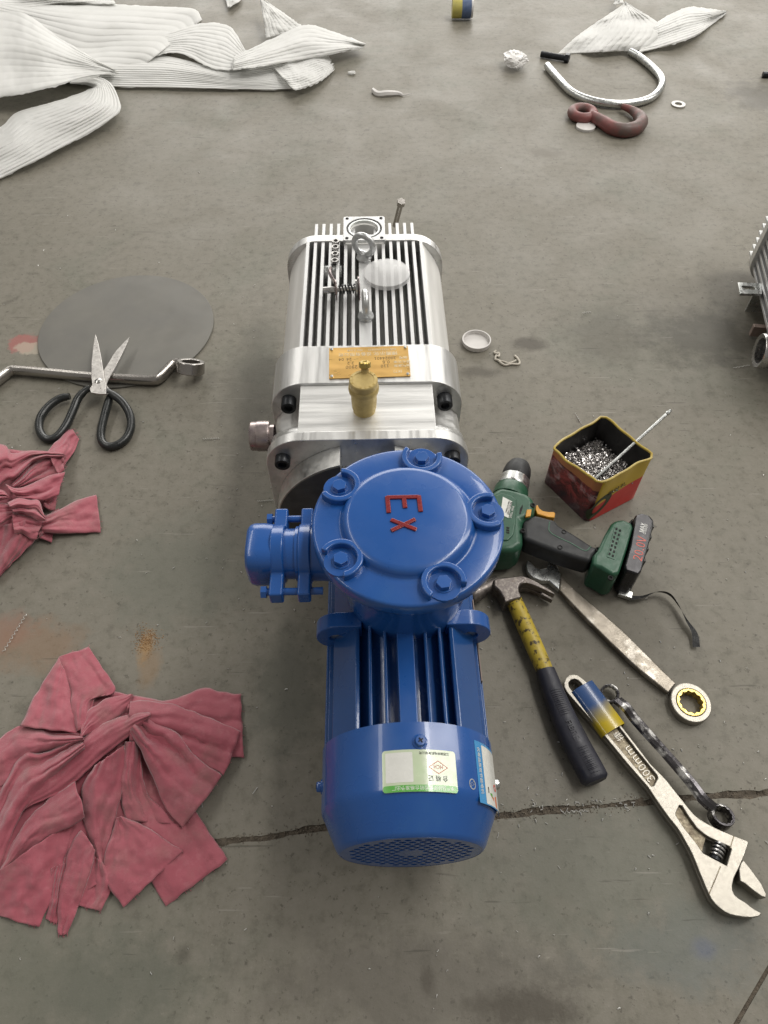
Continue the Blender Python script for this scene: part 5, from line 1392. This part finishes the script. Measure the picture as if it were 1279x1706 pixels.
# ------------------------------------------------------------------ far small things
# U-bolt
pts = [P(*f2(x, y), .0105) for x, y in ((297, 292), (340, 342), (400, 405), (470, 440), (560, 460), (660, 462), (750, 440), (798, 398), (806, 350), (762, 298), (705, 252), (666, 230))]
bm = bmesh.new(); tube(bm, pts, .0098, 14, steps=90); tag(obj('u_bolt', bm, M['zinc']), 'large bright steel U-shaped bolt lying flat on the far floor', 'u-bolt')
# lifting hook
def hook():
    t = thing('lifting_hook', P(1010, 200), 'dusty red lifting hook with round eye lying below the U-shaped bolt', 'hook')
    c = P(*f2(455, 503), .013); bm = bmesh.new(); torus(bm, Matrix.Translation(c) @ Matrix.Diagonal((1, 1.05, 1, 1)), .0265, .0125, 36, 12); obj('eye', bm, M['hook'], t)
    pts = [P(*f2(x, y), .0145) for x, y in ((495, 515), (540, 540), (590, 570), (645, 580), (695, 568), (718, 540), (700, 510), (670, 488), (630, 472))]
    bm = bmesh.new(); tube(bm, pts, lambda f: .013 + .004*math.sin(PI*min(1, f*1.15)) - .006*max(0, f-.75)*4, 14, steps=60); obj('hook_body', bm, M['hook'], t)
hook()
# dark bolt
a, b = P(901, 90, .009), P(948, 98, .009); bm = bmesh.new(); d = (b-a).normalized(); L_ = (b-a).length; cyl(bm, a, d, .0078, L_*.86, 16); cyl(bm, a + d*L_*.86, d, .0135, L_*.14, 6)
for k in range(12): torus(bm, frame(a + d*L_*(.03 + .03*k), d), .0078, .0008, 16, 6)
tag(obj('hex_bolt', bm, M['black_bolt']), 'dark hex bolt lying in front of the peaked foam sheet', 'bolt')
# washer
c = P(1129.5, 175); bm = bmesh.new(); prism(bm, [(c.x+x, c.y+y) for x, y in circ(0, 0, .0185, 32)], .0005, .0035, holes=[[(c.x+x, c.y+y) for x, y in circ(0, 0, .0095, 24)]])
tag(obj('washer', bm, M['milk'], bevel=.0005), 'pale flat washer lying right of the red hook', 'washer')
# crumpled bag
bm = bmesh.new(); c = P(858, 99, .02); q = bmesh.ops.create_icosphere(bm, subdivisions=4, radius=1.0)
for v in q['verts']:
    d = v.co.copy(); n_ = noise.noise(d*1.6 + Vector((3, 1, 2)))*.5 + abs(noise.noise(d*3.7))*.5
    k = .75 + .6*n_
    v.co = c + Vector((d.x*.036*k*(1 + .25*d.y), d.y*.050*k, d.z*.020*k))
    v.co.z = max(.001, v.co.z)
tag(obj('plastic_bag', bm, pmat('thin_clear_film', (.74, .73, .71, 1), (.6, .58, .56, 1), 60, rough=.2, alpha=.62), sharp=25), 'small crumpled clear plastic bag left of the dark hex bolt', 'bag')
# roll with yellow and dark label
def roll():
    a, b = P(753, 14, .028), P(786, 14, .028); d = (b-a).normalized(); L2 = (b-a).length
    t = thing('label_roll', P(768, 16), 'little roll with yellow and dark blue label at the top edge', 'roll')
    bm = bmesh.new(); lathe(bm, [(.018, 0), (.026, 0), (.026, L2*.3), (.026, L2*.5)], frame(a, d), 28); obj('wrapper', bm, M['yellow_lbl'], t)
    bm = bmesh.new(); lathe(bm, [(.0261, L2*.48), (.0261, L2*.95), (.018, L2*.97)], frame(a, d), 28, cap=False); obj('wrapper', bm, M['navy_lbl'], t)
    bm = bmesh.new(); lathe(bm, [(.024, L2*.93), (.024, L2*1.05), (.012, L2*1.05)], frame(a, d), 24); obj('end_cap', bm, M['milk'], t)
roll()
# twine
def rope(name, pts, r, mat, label, cat):
    bm = bmesh.new(); tube(bm, pts, r, 7, steps=len(pts)*8); return tag(obj(name, bm, M[mat]), label, cat)
tw = zm(750, 540, 8.527)
rope('twine_scrap', [P(*tw(x, y), z) for x, y, z in ((650, 375, .003), (625, 400, .002), (655, 415, .004), (690, 410, .003), (690, 455, .002), (650, 450, .004), (640, 500, .002), (680, 510, .003), (720, 550, .003), (780, 580, .002), (870, 565, .003), (960, 570, .002), (985, 545, .002), (960, 490, .003), (925, 455, .002), (910, 445, .002))], .0019, 'twine', 'frayed scrap of white twine lying beside the milky cap', 'twine')
rope('twine_scrap', [P(*tw(x, y), z) for x, y, z in ((690, 515, .003), (760, 530, .002), (820, 550, .003), (890, 535, .002), (935, 510, .002))], .0014, 'twine', 'short inner strand of twine within the frayed scrap', 'twine')
rope('paper_twist', [P(x, y, z) for x, y, z in ((621, 150, .006), (630, 157, .004), (645, 156, .006), (662, 156, .004), (672, 158, .003), (687, 155, .003))], lambda f: .0085*max(.15, math.sin(PI*min(1, .25 + f*.75)))*(1 if f < .75 else .35), 'milk', 'twisted white paper scrap on the bare far floor', 'scrap')
bm = bmesh.new(); c = P(586, 121, .004); q = bmesh.ops.create_icosphere(bm, subdivisions=2, radius=1)
for v in q['verts']:
    k = .8 + .5*noise.noise(v.co*2); v.co = c + Vector((v.co.x*.014*k, v.co.y*.009*k, max(-.0035, v.co.z*.006*k)))
tag(obj('foam_scrap', bm, M['foam'], sharp=25), 'tiny white foam crumb right of the long foam strip', 'scrap', 'white scraps on the floor')

# ------------------------------------------------------------------ litter nobody could count
def litter():
    bm = bmesh.new()
    def sliver(px, py, l, an):
        p = P(px, py, .0006); r = random.uniform(.0003, .0007)
        d = Vector((math.cos(an), math.sin(an), 0)); c1 = d.cross(Vector((0, 0, 1)))
        k = random.uniform(-.5, .5)
        tube(bm, [p - d*l/2, p + c1*l*k*.4 + Vector((0, 0, .0008)), p + d*l/2], r, 4, steps=5)
    for _ in range(170): sliver(random.uniform(0, 1279), random.uniform(280, 1706), random.uniform(.0008, .004), random.random()*6.3)
    for _ in range(60): sliver(random.uniform(780, 1279), random.uniform(880, 1450), random.uniform(.0008, .004), random.random()*6.3)
    for _ in range(45): sliver(random.gauss(430, 60), random.gauss(820, 160), random.uniform(.0008, .003), random.random()*6.3)
    for _ in range(40): sliver(random.uniform(880, 1060), random.gauss(1345, 10), random.uniform(.001, .005), random.random()*6.3)
    # curly turnings
    def curly(p0, p1, r, turns):
        a, b = P(*p0, r + .0005), P(*p1, r + .0005); d = (b-a); Mx = frame((0, 0, 0), d)
        pts = [a + d*(i/(turns*8)) + Mx @ Vector((r*math.cos(i*PI/4), r*math.sin(i*PI/4), 0)) for i in range(turns*8)]
        tube(bm, pts, .0004, 4, steps=0)
    curly((5, 1086), (44, 1022), .0013, 10); curly((429, 835), (456, 833), .001, 8); curly((338, 731), (366, 730), .001, 8)
    curly((958, 688), (969, 706), .001, 6); curly((970, 522), (985, 519), .0015, 4); curly((1222, 613), (1250, 608), .0008, 5); curly((936, 1354), (975, 1350), .0012, 5)
    sliver(334, 1338, .012, 2.0); sliver(425, 1317, .009, 1.0); sliver(829, 1392, .007, 1.2)
    o = obj('metal_chips', bm, M['chip'], None, base=(0, 0, 0), sharp=60); tag(o, 'bright metal turnings and chips scattered over the workshop floor', 'metal chips', kind='stuff')
    bm = bmesh.new()
    for _ in range(420):
        p = P(random.gauss(243, 11), random.gauss(1066, 10), 0); r = random.uniform(.0003, .0007)
        q = bmesh.ops.create_icosphere(bm, subdivisions=1, radius=r)
        for v in q['verts']: v.co += p + Vector((0, 0, r*.5))
    o = obj('sand_grains', bm, M['sand'], None, sharp=30); tag(o, 'small spill of orange sand grains above the large rag', 'sand', kind='stuff')
litter()
